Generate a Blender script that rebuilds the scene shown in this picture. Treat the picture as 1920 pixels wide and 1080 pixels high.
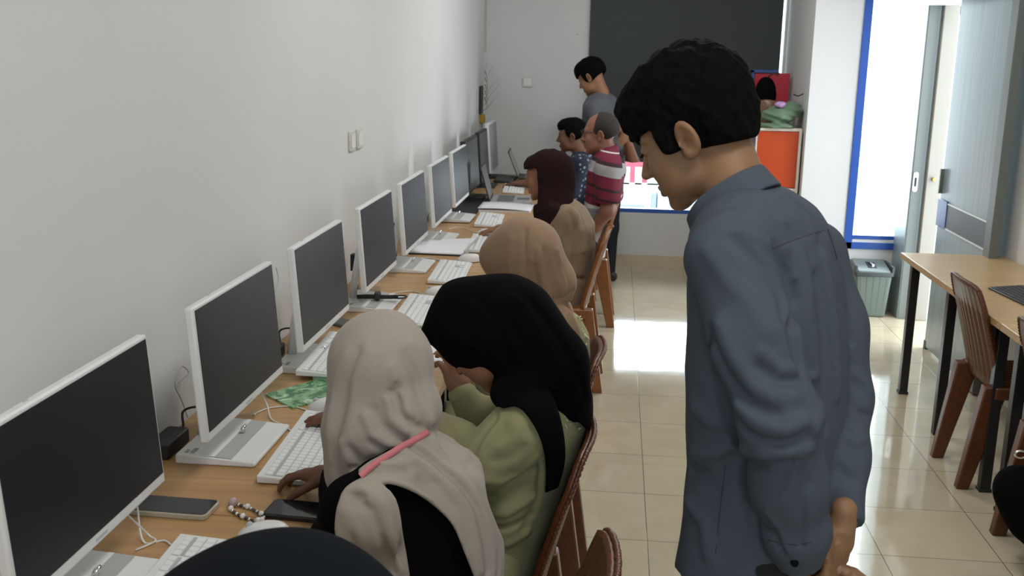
import bpy, bmesh, math, random
import numpy as np
from mathutils import Vector, Matrix, Euler

for o in list(bpy.data.objects):
    bpy.data.objects.remove(o, do_unlink=True)
SC = bpy.context.scene
COL = SC.collection
PI = math.pi

# ------------------------------------------------------------------ camera
CF, CPITCH, CYAW, CROLL = 1948.32, 0.223776849, 0.0963631027, 0.0178568360
CPOS = np.array([-0.164668, -3.391056, 1.664962])
_fw = np.array([-math.sin(CYAW) * math.cos(CPITCH), math.cos(CYAW) * math.cos(CPITCH), -math.sin(CPITCH)])
_r = np.array([math.cos(CYAW), math.sin(CYAW), 0.0])
_u = np.cross(_r, _fw)
_r2 = _r * math.cos(CROLL) + _u * math.sin(CROLL)
_u2 = -_r * math.sin(CROLL) + _u * math.cos(CROLL)
cam_data = bpy.data.cameras.new('camera')
cam = bpy.data.objects.new('camera', cam_data)
COL.objects.link(cam)
cam_data.sensor_width = 36.0
cam_data.lens = CF / 1920 * 36.0
cam_data.clip_start = 0.05
cam_data.dof.use_dof = True
cam_data.dof.focus_distance = 2.5
cam_data.dof.aperture_fstop = 10.0
cam.matrix_world = Matrix(((_r2[0], _u2[0], -_fw[0], CPOS[0]),
                           (_r2[1], _u2[1], -_fw[1], CPOS[1]),
                           (_r2[2], _u2[2], -_fw[2], CPOS[2]), (0, 0, 0, 1)))
SC.camera = cam

def ray(px, py):
    return _r2 * ((px - 960) / CF) - _u2 * ((py - 540) / CF) + _fw

def at(px, py, X=None, Y=None, Z=None):
    """point seen at photograph pixel (px, py) on a plane of known depth"""
    d = ray(px, py)
    for i, v in enumerate((X, Y, Z)):
        if v is not None:
            s = (v - CPOS[i]) / d[i]
    return CPOS + s * d

# ------------------------------------------------------------------ view, world, lights
SC.view_settings.view_transform = 'Standard'
SC.view_settings.look = 'None'
SC.view_settings.gamma = 1.0
SC.view_settings.exposure = 0.24
SC.view_settings.use_curve_mapping = False
SC.cycles.use_denoising = True
SC.cycles.max_bounces = 8
SC.cycles.diffuse_bounces = 4
SC.cycles.glossy_bounces = 4
SC.cycles.transmission_bounces = 6
SC.cycles.caustics_reflective = False
SC.cycles.caustics_refractive = False
SC.cycles.sample_clamp_indirect = 6.0

world = bpy.data.worlds.new('sky_world')
SC.world = world
world.use_nodes = True
wn = world.node_tree.nodes
wn['Background'].inputs[0].default_value = (0.86, 0.94, 1.0, 1)
wn['Background'].inputs[1].default_value = 4.2

def area(name, loc, rot, sx, sy, power, color):
    d = bpy.data.lights.new(name, 'AREA')
    d.shape = 'RECTANGLE'; d.size = sx; d.size_y = sy
    d.energy = power; d.color = color
    o = bpy.data.objects.new(name, d); COL.objects.link(o)
    o.location = loc; o.rotation_euler = rot
    return o
# daylight entering through the openings; the front one is added out of view
area('daylight_street_window', (0.33, 5.25, 0.75), (-PI / 2, 0, 0), 1.4, 0.6, 22, (0.88, 0.95, 1.0))
area('daylight_tall_window', (1.58, 4.3, 1.5), (-PI / 2, 0, 0), 0.5, 2.0, 30, (0.88, 0.95, 1.0))
area('daylight_doorway', (2.5, 3.1, 1.2), (0, PI / 2, 0), 2.0, 0.6, 20, (0.88, 0.95, 1.0))
area('fill_added_glazing', (0.3, -6.0, 2.0), (PI / 2, 0, 0), 1.4, 1.2, 14, (0.90, 0.96, 1.0))  # fill lamp at an unseen glazing added behind the camera

# ------------------------------------------------------------------ materials
MATS = {}
def mat(name, color, rough=0.5, metal=0.0, spec=0.5, noise=0.0, nscale=20.0, bump=0.0, bscale=60.0,
        coat=0.0, sheen=0.0, weave=0.0, wscale=900.0, emit=0.0, distort=0.0, stretch=None):
    if name in MATS:
        return MATS[name]
    m = bpy.data.materials.new(name); m.use_nodes = True
    nt = m.node_tree; n = nt.nodes; l = nt.links
    b = n['Principled BSDF']
    b.inputs['Base Color'].default_value = (*color, 1)
    b.inputs['Roughness'].default_value = rough
    b.inputs['Metallic'].default_value = metal
    b.inputs['Specular IOR Level'].default_value = spec
    if coat: b.inputs['Coat Weight'].default_value = coat
    if sheen:
        b.inputs['Sheen Weight'].default_value = sheen
        b.inputs['Sheen Roughness'].default_value = 0.5
    if emit:
        b.inputs['Emission Color'].default_value = (*color, 1)
        b.inputs['Emission Strength'].default_value = emit
    tc = n.new('ShaderNodeTexCoord')
    src = tc.outputs['Object']
    if stretch:
        mp = n.new('ShaderNodeMapping'); mp.inputs['Scale'].default_value = stretch
        l.new(src, mp.inputs[0]); src = mp.outputs[0]
    if noise:
        t = n.new('ShaderNodeTexNoise'); t.inputs['Scale'].default_value = nscale
        t.inputs['Detail'].default_value = 4; t.inputs['Distortion'].default_value = distort
        l.new(src, t.inputs['Vector'])
        r = n.new('ShaderNodeMapRange')
        r.inputs[1].default_value = 0.3; r.inputs[2].default_value = 0.7
        r.inputs[3].default_value = 1 - noise; r.inputs[4].default_value = 1 + noise
        l.new(t.outputs['Fac'], r.inputs[0])
        h = n.new('ShaderNodeVectorMath'); h.operation = 'SCALE'
        h.inputs[0].default_value = color
        l.new(r.outputs[0], h.inputs['Scale']); l.new(h.outputs[0], b.inputs['Base Color'])
    if bump or weave:
        bp = n.new('ShaderNodeBump'); bp.inputs['Strength'].default_value = bump or weave
        bp.inputs['Distance'].default_value = 0.004 if bump else 0.0006
        t2 = n.new('ShaderNodeTexNoise'); t2.inputs['Scale'].default_value = bscale if bump else wscale
        t2.inputs['Detail'].default_value = 3
        l.new(src, t2.inputs['Vector'])
        l.new(t2.outputs['Fac'], bp.inputs['Height']); l.new(bp.outputs[0], b.inputs['Normal'])
    MATS[name] = m
    return m

def floor_mat():
    m = bpy.data.materials.new('glazed_cream_tiles'); m.use_nodes = True
    nt = m.node_tree; n = nt.nodes; l = nt.links; b = n['Principled BSDF']
    tc = n.new('ShaderNodeTexCoord')
    mp = n.new('ShaderNodeMapping'); mp.inputs['Location'].default_value = (8.0, 8.0, 0)
    l.new(tc.outputs['Object'], mp.inputs[0])
    br = n.new('ShaderNodeTexBrick'); br.offset = 0; br.squash = 1
    br.inputs['Scale'].default_value = 1; br.inputs['Mortar Size'].default_value = 0.0016
    br.inputs['Mortar Smooth'].default_value = 0.2
    br.inputs['Brick Width'].default_value = 0.4; br.inputs['Row Height'].default_value = 0.4
    br.inputs['Color1'].default_value = (0.56, 0.50, 0.375, 1); br.inputs['Color2'].default_value = (0.52, 0.47, 0.36, 1)
    br.inputs['Mortar'].default_value = (0.12, 0.11, 0.095, 1)
    l.new(mp.outputs[0], br.inputs['Vector'])
    ns = n.new('ShaderNodeTexNoise'); ns.inputs['Scale'].default_value = 3.5; ns.inputs['Detail'].default_value = 5
    ns.inputs['Distortion'].default_value = 1.2
    l.new(tc.outputs['Object'], ns.inputs['Vector'])
    cr = n.new('ShaderNodeValToRGB')
    cr.color_ramp.elements[0].position = 0.3; cr.color_ramp.elements[0].color = (0.90, 0.87, 0.80, 1)
    cr.color_ramp.elements[1].position = 0.7; cr.color_ramp.elements[1].color = (1.04, 1.02, 0.98, 1)
    l.new(ns.outputs['Fac'], cr.inputs[0])
    mx = n.new('ShaderNodeMix'); mx.data_type = 'RGBA'; mx.blend_type = 'MULTIPLY'; mx.inputs[0].default_value = 1
    l.new(br.outputs['Color'], mx.inputs[6]); l.new(cr.outputs[0], mx.inputs[7])
    l.new(mx.outputs[2], b.inputs['Base Color'])
    b.inputs['Roughness'].default_value = 0.07
    b.inputs['Specular IOR Level'].default_value = 0.6
    bp = n.new('ShaderNodeBump'); bp.inputs['Strength'].default_value = 0.35; bp.inputs['Distance'].default_value = 0.0012
    iv = n.new('ShaderNodeMath'); iv.operation = 'SUBTRACT'; iv.inputs[0].default_value = 1
    l.new(br.outputs['Fac'], iv.inputs[1])
    n2 = n.new('ShaderNodeTexNoise'); n2.inputs['Scale'].default_value = 7; n2.inputs['Detail'].default_value = 1
    l.new(tc.outputs['Object'], n2.inputs['Vector'])
    ad = n.new('ShaderNodeMath'); ad.operation = 'MULTIPLY_ADD'; ad.inputs[1].default_value = 0.9
    l.new(n2.outputs['Fac'], ad.inputs[0]); l.new(iv.outputs[0], ad.inputs[2])
    l.new(ad.outputs[0], bp.inputs['Height']); l.new(bp.outputs[0], b.inputs['Normal'])
    return m

def wood_mat(name, c1, c2, rough=0.35, axis='Y', scale=1.0):
    m = bpy.data.materials.new(name); m.use_nodes = True
    nt = m.node_tree; n = nt.nodes; l = nt.links; b = n['Principled BSDF']
    tc = n.new('ShaderNodeTexCoord'); mp = n.new('ShaderNodeMapping')
    s = {'Y': (26, 1.6, 26), 'X': (1.6, 26, 26), 'Z': (26, 26, 1.6)}[axis]
    mp.inputs['Scale'].default_value = tuple(v * scale for v in s)
    l.new(tc.outputs['Object'], mp.inputs[0])
    t = n.new('ShaderNodeTexNoise'); t.inputs['Scale'].default_value = 1.5; t.inputs['Detail'].default_value = 6
    t.inputs['Distortion'].default_value = 0.6
    l.new(mp.outputs[0], t.inputs['Vector'])
    cr = n.new('ShaderNodeValToRGB')
    cr.color_ramp.elements[0].position = 0.32; cr.color_ramp.elements[0].color = (*c1, 1)
    cr.color_ramp.elements[1].position = 0.68; cr.color_ramp.elements[1].color = (*c2, 1)
    l.new(t.outputs['Fac'], cr.inputs[0]); l.new(cr.outputs[0], b.inputs['Base Color'])
    b.inputs['Roughness'].default_value = rough
    return m

M_wall = mat('painted_plaster', (0.70, 0.705, 0.695), 0.75, noise=0.02, nscale=2.0, bump=0.10, bscale=35)
M_wallb = mat('painted_plaster_back', (0.66, 0.67, 0.66), 0.8, noise=0.02, nscale=2.0)
M_ceil = mat('white_ceiling_paint', (0.8, 0.8, 0.78), 0.9)
M_base = mat('cream_tile_skirting', (0.55, 0.46, 0.31), 0.25, noise=0.06, nscale=9)
M_floor = floor_mat()
M_blue = mat('blue_window_paint', (0.012, 0.085, 0.42), 0.35)
M_white = mat('white_plastic', (0.74, 0.75, 0.74), 0.35)
M_whitekey = mat('white_keycaps', (0.80, 0.81, 0.81), 0.45)
M_keygap = mat('keyboard_well_grey', (0.42, 0.43, 0.44), 0.6)
M_lgrey = mat('light_grey_plastic', (0.50, 0.51, 0.52), 0.4)
M_tray = mat('tray_grey_plastic', (0.40, 0.41, 0.41), 0.45)
M_screen = mat('matte_black_screen', (0.014, 0.015, 0.020), 0.42, spec=0.35, noise=0.10, nscale=4)
M_black = mat('black_plastic', (0.012, 0.012, 0.013), 0.45)
M_blackmetal = mat('black_powder_coated_steel', (0.010, 0.010, 0.012), 0.35)
M_chrome = mat('chrome', (0.8, 0.8, 0.8), 0.12, metal=1.0)
M_alu = mat('brushed_grey_aluminium', (0.34, 0.40, 0.42), 0.38, metal=0.35, noise=0.05, nscale=6, stretch=(30, 30, 1))
M_alud = mat('dark_grey_aluminium', (0.16, 0.18, 0.17), 0.45, metal=0.2)
M_panel = mat('glossy_grey_door_laminate', (0.27, 0.345, 0.37), 0.22, noise=0.08, nscale=3, stretch=(4, 14, 0.6))
M_desk = wood_mat('oak_laminate', (0.36, 0.20, 0.075), (0.50, 0.30, 0.125), 0.32, 'X', 0.6)
M_deskr = wood_mat('oak_laminate_light', (0.46, 0.30, 0.14), (0.58, 0.40, 0.20), 0.28, 'X', 0.5)
M_edge = mat('oak_edge_band', (0.42, 0.26, 0.11), 0.4, noise=0.08, nscale=30)
M_chair = mat('brown_moulded_plastic', (0.105, 0.031, 0.010), 0.33, noise=0.18, nscale=60, bump=0.25, bscale=180)
M_chairl = mat('tan_brown_moulded_plastic', (0.235, 0.085, 0.022), 0.35, noise=0.12, nscale=30, bump=0.15, bscale=120)
M_paper = mat('white_paper', (0.80, 0.81, 0.84), 0.7)
M_blind = mat('charcoal_blind_fabric', (0.048, 0.055, 0.060), 0.8, noise=0.05, nscale=400)

# ------------------------------------------------------------------ object helpers
def tag(o, label=None, cat=None, group=None, kind=None):
    if label: o['label'] = label
    if cat: o['category'] = cat
    if group: o['group'] = group
    if kind: o['kind'] = kind
    return o

def empty(name, loc=(0, 0, 0), rz=0.0, label=None, cat=None, group=None):
    o = bpy.data.objects.new(name, None); COL.objects.link(o)
    o.empty_display_size = 0.05
    o.location = loc; o.rotation_euler = (0, 0, rz)
    return tag(o, label, cat, group)

def copy_tree(o, parent=None):
    c = o.copy(); COL.objects.link(c)
    if parent is not None: c.parent = parent
    for ch in list(o.children): copy_tree(ch, c)
    return c

class MB:
    """collects shapes and links them as one mesh object"""
    def __init__(s): s.v = []; s.f = []
    def add(s, vs, fs):
        k = len(s.v); s.v += [tuple(map(float, v)) for v in vs]; s.f += [tuple(i + k for i in f) for f in fs]; return s
    def box(s, x0, x1, y0, y1, z0, z1, M=None):
        vs = [Vector((x, y, z)) for z in (z0, z1) for y in (y0, y1) for x in (x0, x1)]
        if M is not None: vs = [M @ v for v in vs]
        return s.add(vs, [(0, 2, 3, 1), (4, 5, 7, 6), (0, 1, 5, 4), (2, 6, 7, 3), (0, 4, 6, 2), (1, 3, 7, 5)])
    def hexa(s, bot, top):
        """bot, top: four points each, same winding (counter-clockwise from above)"""
        return s.add(list(bot) + list(top), [(3, 2, 1, 0), (4, 5, 6, 7), (0, 1, 5, 4), (1, 2, 6, 5), (2, 3, 7, 6), (3, 0, 4, 7)])
    def prism(s, poly, z0, z1, M=None):
        n = len(poly)
        vs = [Vector((p[0], p[1], z0)) for p in poly] + [Vector((p[0], p[1], z1)) for p in poly]
        if M is not None: vs = [M @ v for v in vs]
        fs = [tuple(range(n))[::-1], tuple(range(n, 2 * n))] + [(i, (i + 1) % n, n + (i + 1) % n, n + i) for i in range(n)]
        return s.add(vs, fs)
    def rbox(s, x0, x1, y0, y1, z0, z1, r, seg=5, M=None):
        pts = []
        for cx, cy, a0 in ((x1 - r, y1 - r, 0), (x0 + r, y1 - r, PI / 2), (x0 + r, y0 + r, PI), (x1 - r, y0 + r, 1.5 * PI)):
            for k in range(seg + 1):
                a = a0 + k / seg * PI / 2; pts.append((cx + r * math.cos(a), cy + r * math.sin(a)))
        return s.prism(pts, z0, z1, M)
    def tube(s, pts, r, n=8, caps=True):
        P = [Vector(p) for p in pts]; m = len(P)
        rs = r if isinstance(r, (list, tuple)) else [r] * m
        vs = []; prev = None
        for i in range(m):
            t = (P[min(i + 1, m - 1)] - P[max(i - 1, 0)]).normalized()
            a = prev if prev is not None else (Vector((0, 0, 1)) if abs(t.z) < 0.9 else Vector((1, 0, 0)))
            u = (a - t * a.dot(t)).normalized(); w = t.cross(u); prev = u
            for k in range(n):
                q = 2 * PI * k / n; vs.append(P[i] + (u * math.cos(q) + w * math.sin(q)) * rs[i])
        fs = [(i * n + k, i * n + (k + 1) % n, (i + 1) * n + (k + 1) % n, (i + 1) * n + k) for i in range(m - 1) for k in range(n)]
        if caps: fs += [tuple(range(n))[::-1], tuple(range((m - 1) * n, m * n))]
        return s.add(vs, fs)
    def cyl(s, c0, c1, r0, r1=None, n=20):
        return s.tube([c0, c1], [r0, r0 if r1 is None else r1], n)
    def ball(s, c, r, n=12, sc=(1, 1, 1)):
        vs = [(c[0], c[1], c[2] + r * sc[2])]; m = n // 2
        for i in range(1, m):
            a = PI * i / m
            for k in range(n):
                q = 2 * PI * k / n
                vs.append((c[0] + r * sc[0] * math.sin(a) * math.cos(q), c[1] + r * sc[1] * math.sin(a) * math.sin(q), c[2] + r * sc[2] * math.cos(a)))
        vs.append((c[0], c[1], c[2] - r * sc[2])); last = len(vs) - 1
        fs = [(0, 1 + k, 1 + (k + 1) % n) for k in range(n)]
        for i in range(m - 2):
            b = 1 + i * n
            fs += [(b + k, b + n + k, b + n + (k + 1) % n, b + (k + 1) % n) for k in range(n)]
        b = 1 + (m - 2) * n
        fs += [(last, b + (k + 1) % n, b + k) for k in range(n)]
        return s.add(vs, fs)
    def grid(s, fn, nu, nv):
        vs = [fn(i / nu, j / nv) for j in range(nv + 1) for i in range(nu + 1)]
        fs = [(j * (nu + 1) + i, j * (nu + 1) + i + 1, (j + 1) * (nu + 1) + i + 1, (j + 1) * (nu + 1) + i) for j in range(nv) for i in range(nu)]
        return s.add(vs, fs)
    def build(s, name, m, parent=None, smooth=False, bevel=0.0, seg=2, solid=0.0, angle=35, subsurf=0):
        me = bpy.data.meshes.new(name); me.from_pydata(s.v, [], s.f); me.update()
        bm = bmesh.new(); bm.from_mesh(me); bmesh.ops.recalc_face_normals(bm, faces=bm.faces); bm.to_mesh(me); bm.free()
        me.materials.append(m)
        o = bpy.data.objects.new(name, me); COL.objects.link(o)
        if parent is not None: o.parent = parent
        if solid:
            md = o.modifiers.new('thickness', 'SOLIDIFY'); md.thickness = solid; md.offset = 0
        if bevel:
            md = o.modifiers.new('bevel', 'BEVEL'); md.width = bevel; md.segments = seg; md.limit_method = 'ANGLE'; md.angle_limit = math.radians(angle)
        if subsurf:
            md = o.modifiers.new('subdivision', 'SUBSURF'); md.levels = subsurf; md.render_levels = subsurf
        if smooth or bevel or subsurf:
            for p in me.polygons: p.use_smooth = True
            if smooth is not True or bevel:
                try: me.set_sharp_from_angle(angle=math.radians(40))
                except Exception: pass
        return o

def text_obj(name, body, size, M, m, parent, extrude=0.0008, align='CENTER', space=1.0):
    cu = bpy.data.curves.new(name, 'FONT'); cu.body = body; cu.size = size; cu.extrude = extrude
    cu.align_x = align; cu.align_y = 'CENTER'; cu.space_character = space
    o = bpy.data.objects.new(name, cu); COL.objects.link(o); cu.materials.append(m)
    o.matrix_world = M
    if parent is not None: o.parent = parent
    return o

def spline(pts, n=8):
    """Catmull-Rom through pts"""
    P = [np.array(p, float) for p in pts]; P = [2 * P[0] - P[1]] + P + [2 * P[-1] - P[-2]]
    out = []
    for i in range(1, len(P) - 2):
        for k in range(n):
            t = k / n
            out.append(0.5 * ((2 * P[i]) + (-P[i - 1] + P[i + 1]) * t + (2 * P[i - 1] - 5 * P[i] + 4 * P[i + 1] - P[i + 2]) * t ** 2 + (-P[i - 1] + 3 * P[i] - 3 * P[i + 1] + P[i + 2]) * t ** 3))
    out.append(P[-2]); return out

# ------------------------------------------------------------------ the room
XL, XR, YB, YF, YN = -1.21, 1.80, 4.84, 3.70, -6.2
ZC = 2.95
def struct(name, mb, m, parent=None, **k):
    o = mb.build(name, m, parent, **k)
    if parent is None: o['kind'] = 'structure'
    return o
struct('floor', MB().box(XL - 0.15, XR + 0.1, YN, YB + 0.15, -0.08, 0), M_floor)
struct('ceiling', MB().box(XL - 0.15, XR + 0.1, YN, YB + 0.15, ZC, ZC + 0.08), M_ceil)
struct('wall_left', MB().box(XL - 0.15, XL, YN, YB + 0.15, 0, ZC), M_wall)
AX = 1.085      # alcove side wall
b = MB()
WX0, WX1, WZ0, WZ1 = -0.36, 1.075, 0.435, 2.6
b.box(XL, WX0, YB, YB + 0.15, 0, ZC); b.box(WX1, AX + 0.2, YB, YB + 0.15, 0, ZC)
b.box(WX0, WX1, YB, YB + 0.15, 0, WZ0); b.box(WX0, WX1, YB, YB + 0.15, WZ1, ZC)
struct('wall_back', b, M_wallb)
struct('wall_alcove', MB().box(AX, AX + 0.2, YF, YB, 0, ZC), M_wallb)
b = MB()      # wall piece around the tall window
TX0, TX1, TZ0 = 1.39, 1.735, 0.41
b.box(AX + 0.2, TX0, YF, YF + 0.14, 0, ZC); b.box(AX, AX + 0.2, YF - 0.002, YF, 0, ZC)
b.box(TX0, 2.0, YF, YF + 0.14, 0, TZ0); b.box(TX0, 2.0, YF, YF + 0.14, 2.7, ZC); b.box(TX1 + 0.05, 2.0, YF, YF + 0.14, TZ0, 2.7)
struct('wall_front', b, M_wall)
b = MB()      # right wall with the doorway
b.box(XR, XR + 0.1, YN, 2.3, 0, ZC); b.box(XR, XR + 0.1, 2.3, 3.52, 2.02, ZC); b.box(XR, XR + 0.1, 3.46, YF, 0, 2.02)
struct('wall_right', b, M_wall)
b = MB()      # wall behind the camera; its high opening is added for light from above
b.box(XL, -0.4, YN, YN + 0.12, 0, ZC); b.box(1.0, XR, YN, YN + 0.12, 0, ZC)
b.box(-0.4, 1.0, YN, YN + 0.12, 0, 1.4); b.box(-0.4, 1.0, YN, YN + 0.12, 2.6, ZC)
struct('wall_near', b, M_wall)
b = MB()
x = -1.2
while x < AX - 0.01:
    x1 = min(round((x + 0.4) / 0.4) * 0.4 if x < -1.19 else x + 0.4, AX)
    b.box(x + 0.0012, x1 - 0.0012, YB - 0.012, YB, 0, 0.095); x = x1
b.box(XL + 0.0, AX, YB - 0.009, YB, 0, 0.094)
struct('baseboard_back', b, M_base)
b = MB().box(AX - 0.01, AX, YF, YB - 0.012, 0, 0.095)
struct('baseboard_alcove', b, M_base)
struct('baseboard_front', MB().box(AX, 1.72, YF - 0.012, YF - 0.002, 0, 0.095), M_base)

# window with the dark blind: blue frame, glass
M_glass = bpy.data.materials.new('clear_window_glass'); M_glass.use_nodes = True
_nt = M_glass.node_tree; _nt.nodes.clear()
_o = _nt.nodes.new('ShaderNodeOutputMaterial'); _m = _nt.nodes.new('ShaderNodeMixShader'); _t = _nt.nodes.new('ShaderNodeBsdfTransparent')
_g = _nt.nodes.new('ShaderNodeBsdfGlossy'); _g.inputs['Roughness'].default_value = 0.02; _t.inputs[0].default_value = (0.93, 0.97, 0.97, 1)
_fr = _nt.nodes.new('ShaderNodeFresnel'); _fr.inputs[0].default_value = 1.45
_nt.links.new(_fr.outputs[0], _m.inputs[0]); _nt.links.new(_t.outputs[0], _m.inputs[1]); _nt.links.new(_g.outputs[0], _m.inputs[2]); _nt.links.new(_m.outputs[0], _o.inputs[0])
b = MB()
b.box(WX0, WX1, YB + 0.01, YB + 0.07, WZ0, WZ0 + 0.032); b.box(WX0, WX1, YB + 0.01, YB + 0.07, WZ1 - 0.04, WZ1)
b.box(WX0, WX0 + 0.035, YB + 0.01, YB + 0.07, WZ0, WZ1)
w = struct('window_1', b, M_blue, bevel=0.002)
MB().box(WX0 + 0.02, WX1, YB + 0.035, YB + 0.041, WZ0 + 0.03, WZ1 - 0.03).build('pane', M_glass, w)
b = MB()   # tall window
b.box(TX0, TX0 + 0.052, YF - 0.012, YF + 0.06, TZ0, 2.7); b.box(TX0, TX1, YF - 0.012, YF + 0.06, TZ0, TZ0 + 0.045)
b.box(TX0, TX1, YF - 0.012, YF + 0.06, 2.655, 2.7)
b.box(TX0 + 0.052, TX1, YF + 0.02, YF + 0.05, TZ0 + 0.062, TZ0 + 0.088)
w2 = struct('window_2', b, M_blue, bevel=0.002)
MB().box(TX0 + 0.052, TX1, YF - 0.006, YF + 0.05, TZ0 + 0.045, TZ0 + 0.062).build('white_sill_strip', M_white, w2)
MB().box(TX0 + 0.05, TX1, YF + 0.03, YF + 0.036, TZ0 + 0.08, 2.66).build('pane', M_glass, w2)

# roller blind
bl = empty('roller_blind', (0.33, YB - 0.03, 0.84), 0, 'charcoal grey roller blind lowered over the upper part of the back window', 'blind')
MB().box(-0.725, 0.715, -0.002, 0.002, 0.02, 2.0).build('blind_fabric', M_blind, bl)
MB().rbox(-0.727, 0.717, -0.007, 0.007, 0.0, 0.024, 0.005).build('bottom_rail', mat('dark_rail', (0.03, 0.034, 0.036), 0.4), bl)
MB().cyl((-0.73, 0.0, 2.02), (0.72, 0.0, 2.02), 0.028).build('roller_tube', M_blind, bl, smooth=True)

# ------------------------------------------------------------------ outside, seen through the openings
M_pave = mat('sunlit_pavement', (0.62, 0.62, 0.64), 0.8, noise=0.05, nscale=2)
M_out = mat('white_rendered_wall', (0.86, 0.86, 0.86), 0.8)
o = MB().box(-12, 16, YB + 0.15, 22, -0.16, -0.06).build('ground', M_pave); o['kind'] = 'structure'
o = MB().box(XR + 0.1, 16, -6, YB + 0.15, -0.16, -0.06).build('ground', M_pave); o['kind'] = 'structure'
# street banner, wall and crates beyond the low strip of glass
bn = empty('street_banner', (0.3, 8.6, 0), 0, 'pink red banner with white letters hanging outside beyond the back window', 'banner')
_bz0, _bz1 = 0.02, 0.62
MB().box(-2.2, 1.6, 0, 0.02, _bz0, _bz1).build('banner_cloth', mat('red_banner_cloth', (0.48, 0.09, 0.13), 0.7), bn)
M_wl = mat('white_letter_vinyl', (0.9, 0.9, 0.9), 0.6)
# tops of big white letters: pale lower field with three narrow and one wide letter shape
b = MB()
b.box(-2.1, 1.55, -0.012, 0, 0.04, 0.22)
for x0, x1 in ((-0.75, -0.62), (-0.56, -0.45), (-0.39, -0.29), (-0.23, -0.15), (-0.09, 0.22), (0.33, 0.5), (0.56, 0.66)):
    b.box(x0, x1, -0.012, 0, 0.2, 0.40)
b.prism([(-0.09 + 0.155 + 0.155 * math.cos(a), 0.40 + 0.07 * math.sin(a)) for a in np.linspace(0, PI, 12)], 0, 0.012,
        Matrix.Translation((0, 0, 0)) @ Matrix.Rotation(PI / 2, 4, 'X'))
b.build('banner_letters', M_wl, bn)
cr = empty('outdoor_crates', (0.2, 7.2, -0.06), 0, 'pale blue panels standing outside behind the low window strip', 'panel')
M_crate = mat('pale_blue_panel', (0.62, 0.72, 0.86), 0.6); M_cl = mat('panel_grey_line', (0.30, 0.34, 0.40), 0.6)
MB().box(-0.9, 0.02, 0, 0.35, 0, 0.34).box(0.08, 1.0, 0.0, 0.35, 0, 0.36).build('panel_body', M_crate, cr, bevel=0.006)
MB().box(-0.9, -0.05, -0.006, 0.0, 0.20, 0.222).box(0.02, 0.07, -0.006, 0.34, 0, 0.34).box(0.08, 1.0, -0.006, 0, 0.02, 0.04).build('panel_line', M_cl, cr)
# fence seen through the tall window
f = empty('outside_railing', (2.6, 7.5, -0.06), 0, 'white sunlit low wall with a rail outside the tall window', 'wall')
MB().box(-0.6, 1.6, 0.0, 0.1, 0, 0.55).hexa([(-0.6, -1.8, 0), (-0.55, -1.8, 0), (-0.55, 0, 0), (-0.6, 0, 0)], [(-0.6, -1.8, 0.35), (-0.55, -1.8, 0.35), (-0.55, 0, 0.6), (-0.6, 0, 0.6)]).build('low_wall', M_out, f)
MB().tube([(-0.6, -1.8, 0.45), (-0.6, 0, 0.75), (1.5, 0, 0.8)], 0.012).build('rail', M_lgrey, f, smooth=True)

# ------------------------------------------------------------------ doorway on the right
d1 = MB()
d1.box(1.715, 1.80, 3.44, YF - 0.002, 0, 2.7)
dp = struct('door_1', d1, M_alu, bevel=0.003)
MB().box(1.722, 1.785, 3.432, 3.441, 0.002, 2.0).build('dark_front_face', M_alud, dp)
lk = MB().rbox(-0.016, 0.016, -0.062, 0.062, 0, 0.006, 0.014, M=Matrix.Translation((1.741, 3.432, 0.90)) @ Matrix.Rotation(PI / 2, 4, 'X')).build('lock_plate', M_chrome, dp, bevel=0.001)
MB().rbox(-0.007, 0.007, -0.03, 0.03, 0, 0.002, 0.006, M=Matrix.Translation((1.741, 3.4255, 0.90)) @ Matrix.Rotation(PI / 2, 4, 'X')).build('lock_slot', M_black, lk)
struct('trim_1', MB().box(1.63, 1.84, 2.2, 3.50, 1.985, 2.13), M_white, bevel=0.004)       # white door track box
struct('trim_2', MB().box(1.80, 1.895, 3.40, 3.46, 0, 2.0), mat('cream_door_lining', (0.30, 0.285, 0.245), 0.7), bevel=0.006)
struct('trim_3', MB().box(1.9, 2.6, 3.40, 3.46, 1.93, 1.985), M_blue)
kn = MB().cyl((1.84, 3.40, 0.925), (1.84, 3.375, 0.925), 0.012).build('door_stop', mat('brass_knob', (0.45, 0.33, 0.12), 0.3, metal=0.7), bevel=0.002)
tag(kn, 'small brass coloured knob on the cream door lining', 'knob')
dl = empty('sliding_door', (1.71, 2.30, 0.0), 0, 'tall grey laminate sliding door leaf standing open beside the right wall', 'door')
MB().box(-0.018, 0.018, -0.36, 0.43, 0.015, 1.985).build('door_panel', M_panel, dl, bevel=0.002)
MB().box(-0.024, 0.024, -0.45, -0.36, 0.012, 1.985).build('edge_stile', M_alud, dl, bevel=0.003)
MB().box(-0.023, -0.018, -0.36, 0.30, 0.745, 0.875).build('dark_band', mat('dark_grey_band', (0.085, 0.095, 0.105), 0.5), dl)
MB().box(-0.024, -0.018, -0.36, 0.30, 0.735, 0.745).box(-0.024, -0.018, -0.36, 0.30, 0.875, 0.882).build('band_border', M_white, dl)
MB().box(-0.026, 0.024, 0.27, 0.436, 0.735, 0.89).build('blue_tape', mat('glossy_blue_tape', (0.008, 0.04, 0.26), 0.35, spec=0.25, noise=0.3, nscale=20), dl, bevel=0.002)
MB().rbox(-0.008, 0.008, -0.07, 0.07, 0, 0.02, 0.007, M=Matrix.Translation((-0.018, 0.41, 0.99)) @ Matrix.Rotation(-PI / 2, 4, 'Y') @ Matrix.Rotation(PI / 2, 4, 'Z')).build('pull_handle', M_alud, dl, bevel=0.001)
MB().box(-0.02, 0.02, 0.40, 0.44, 0.0, 0.05).build('door_guide', M_black, dl)

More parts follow.
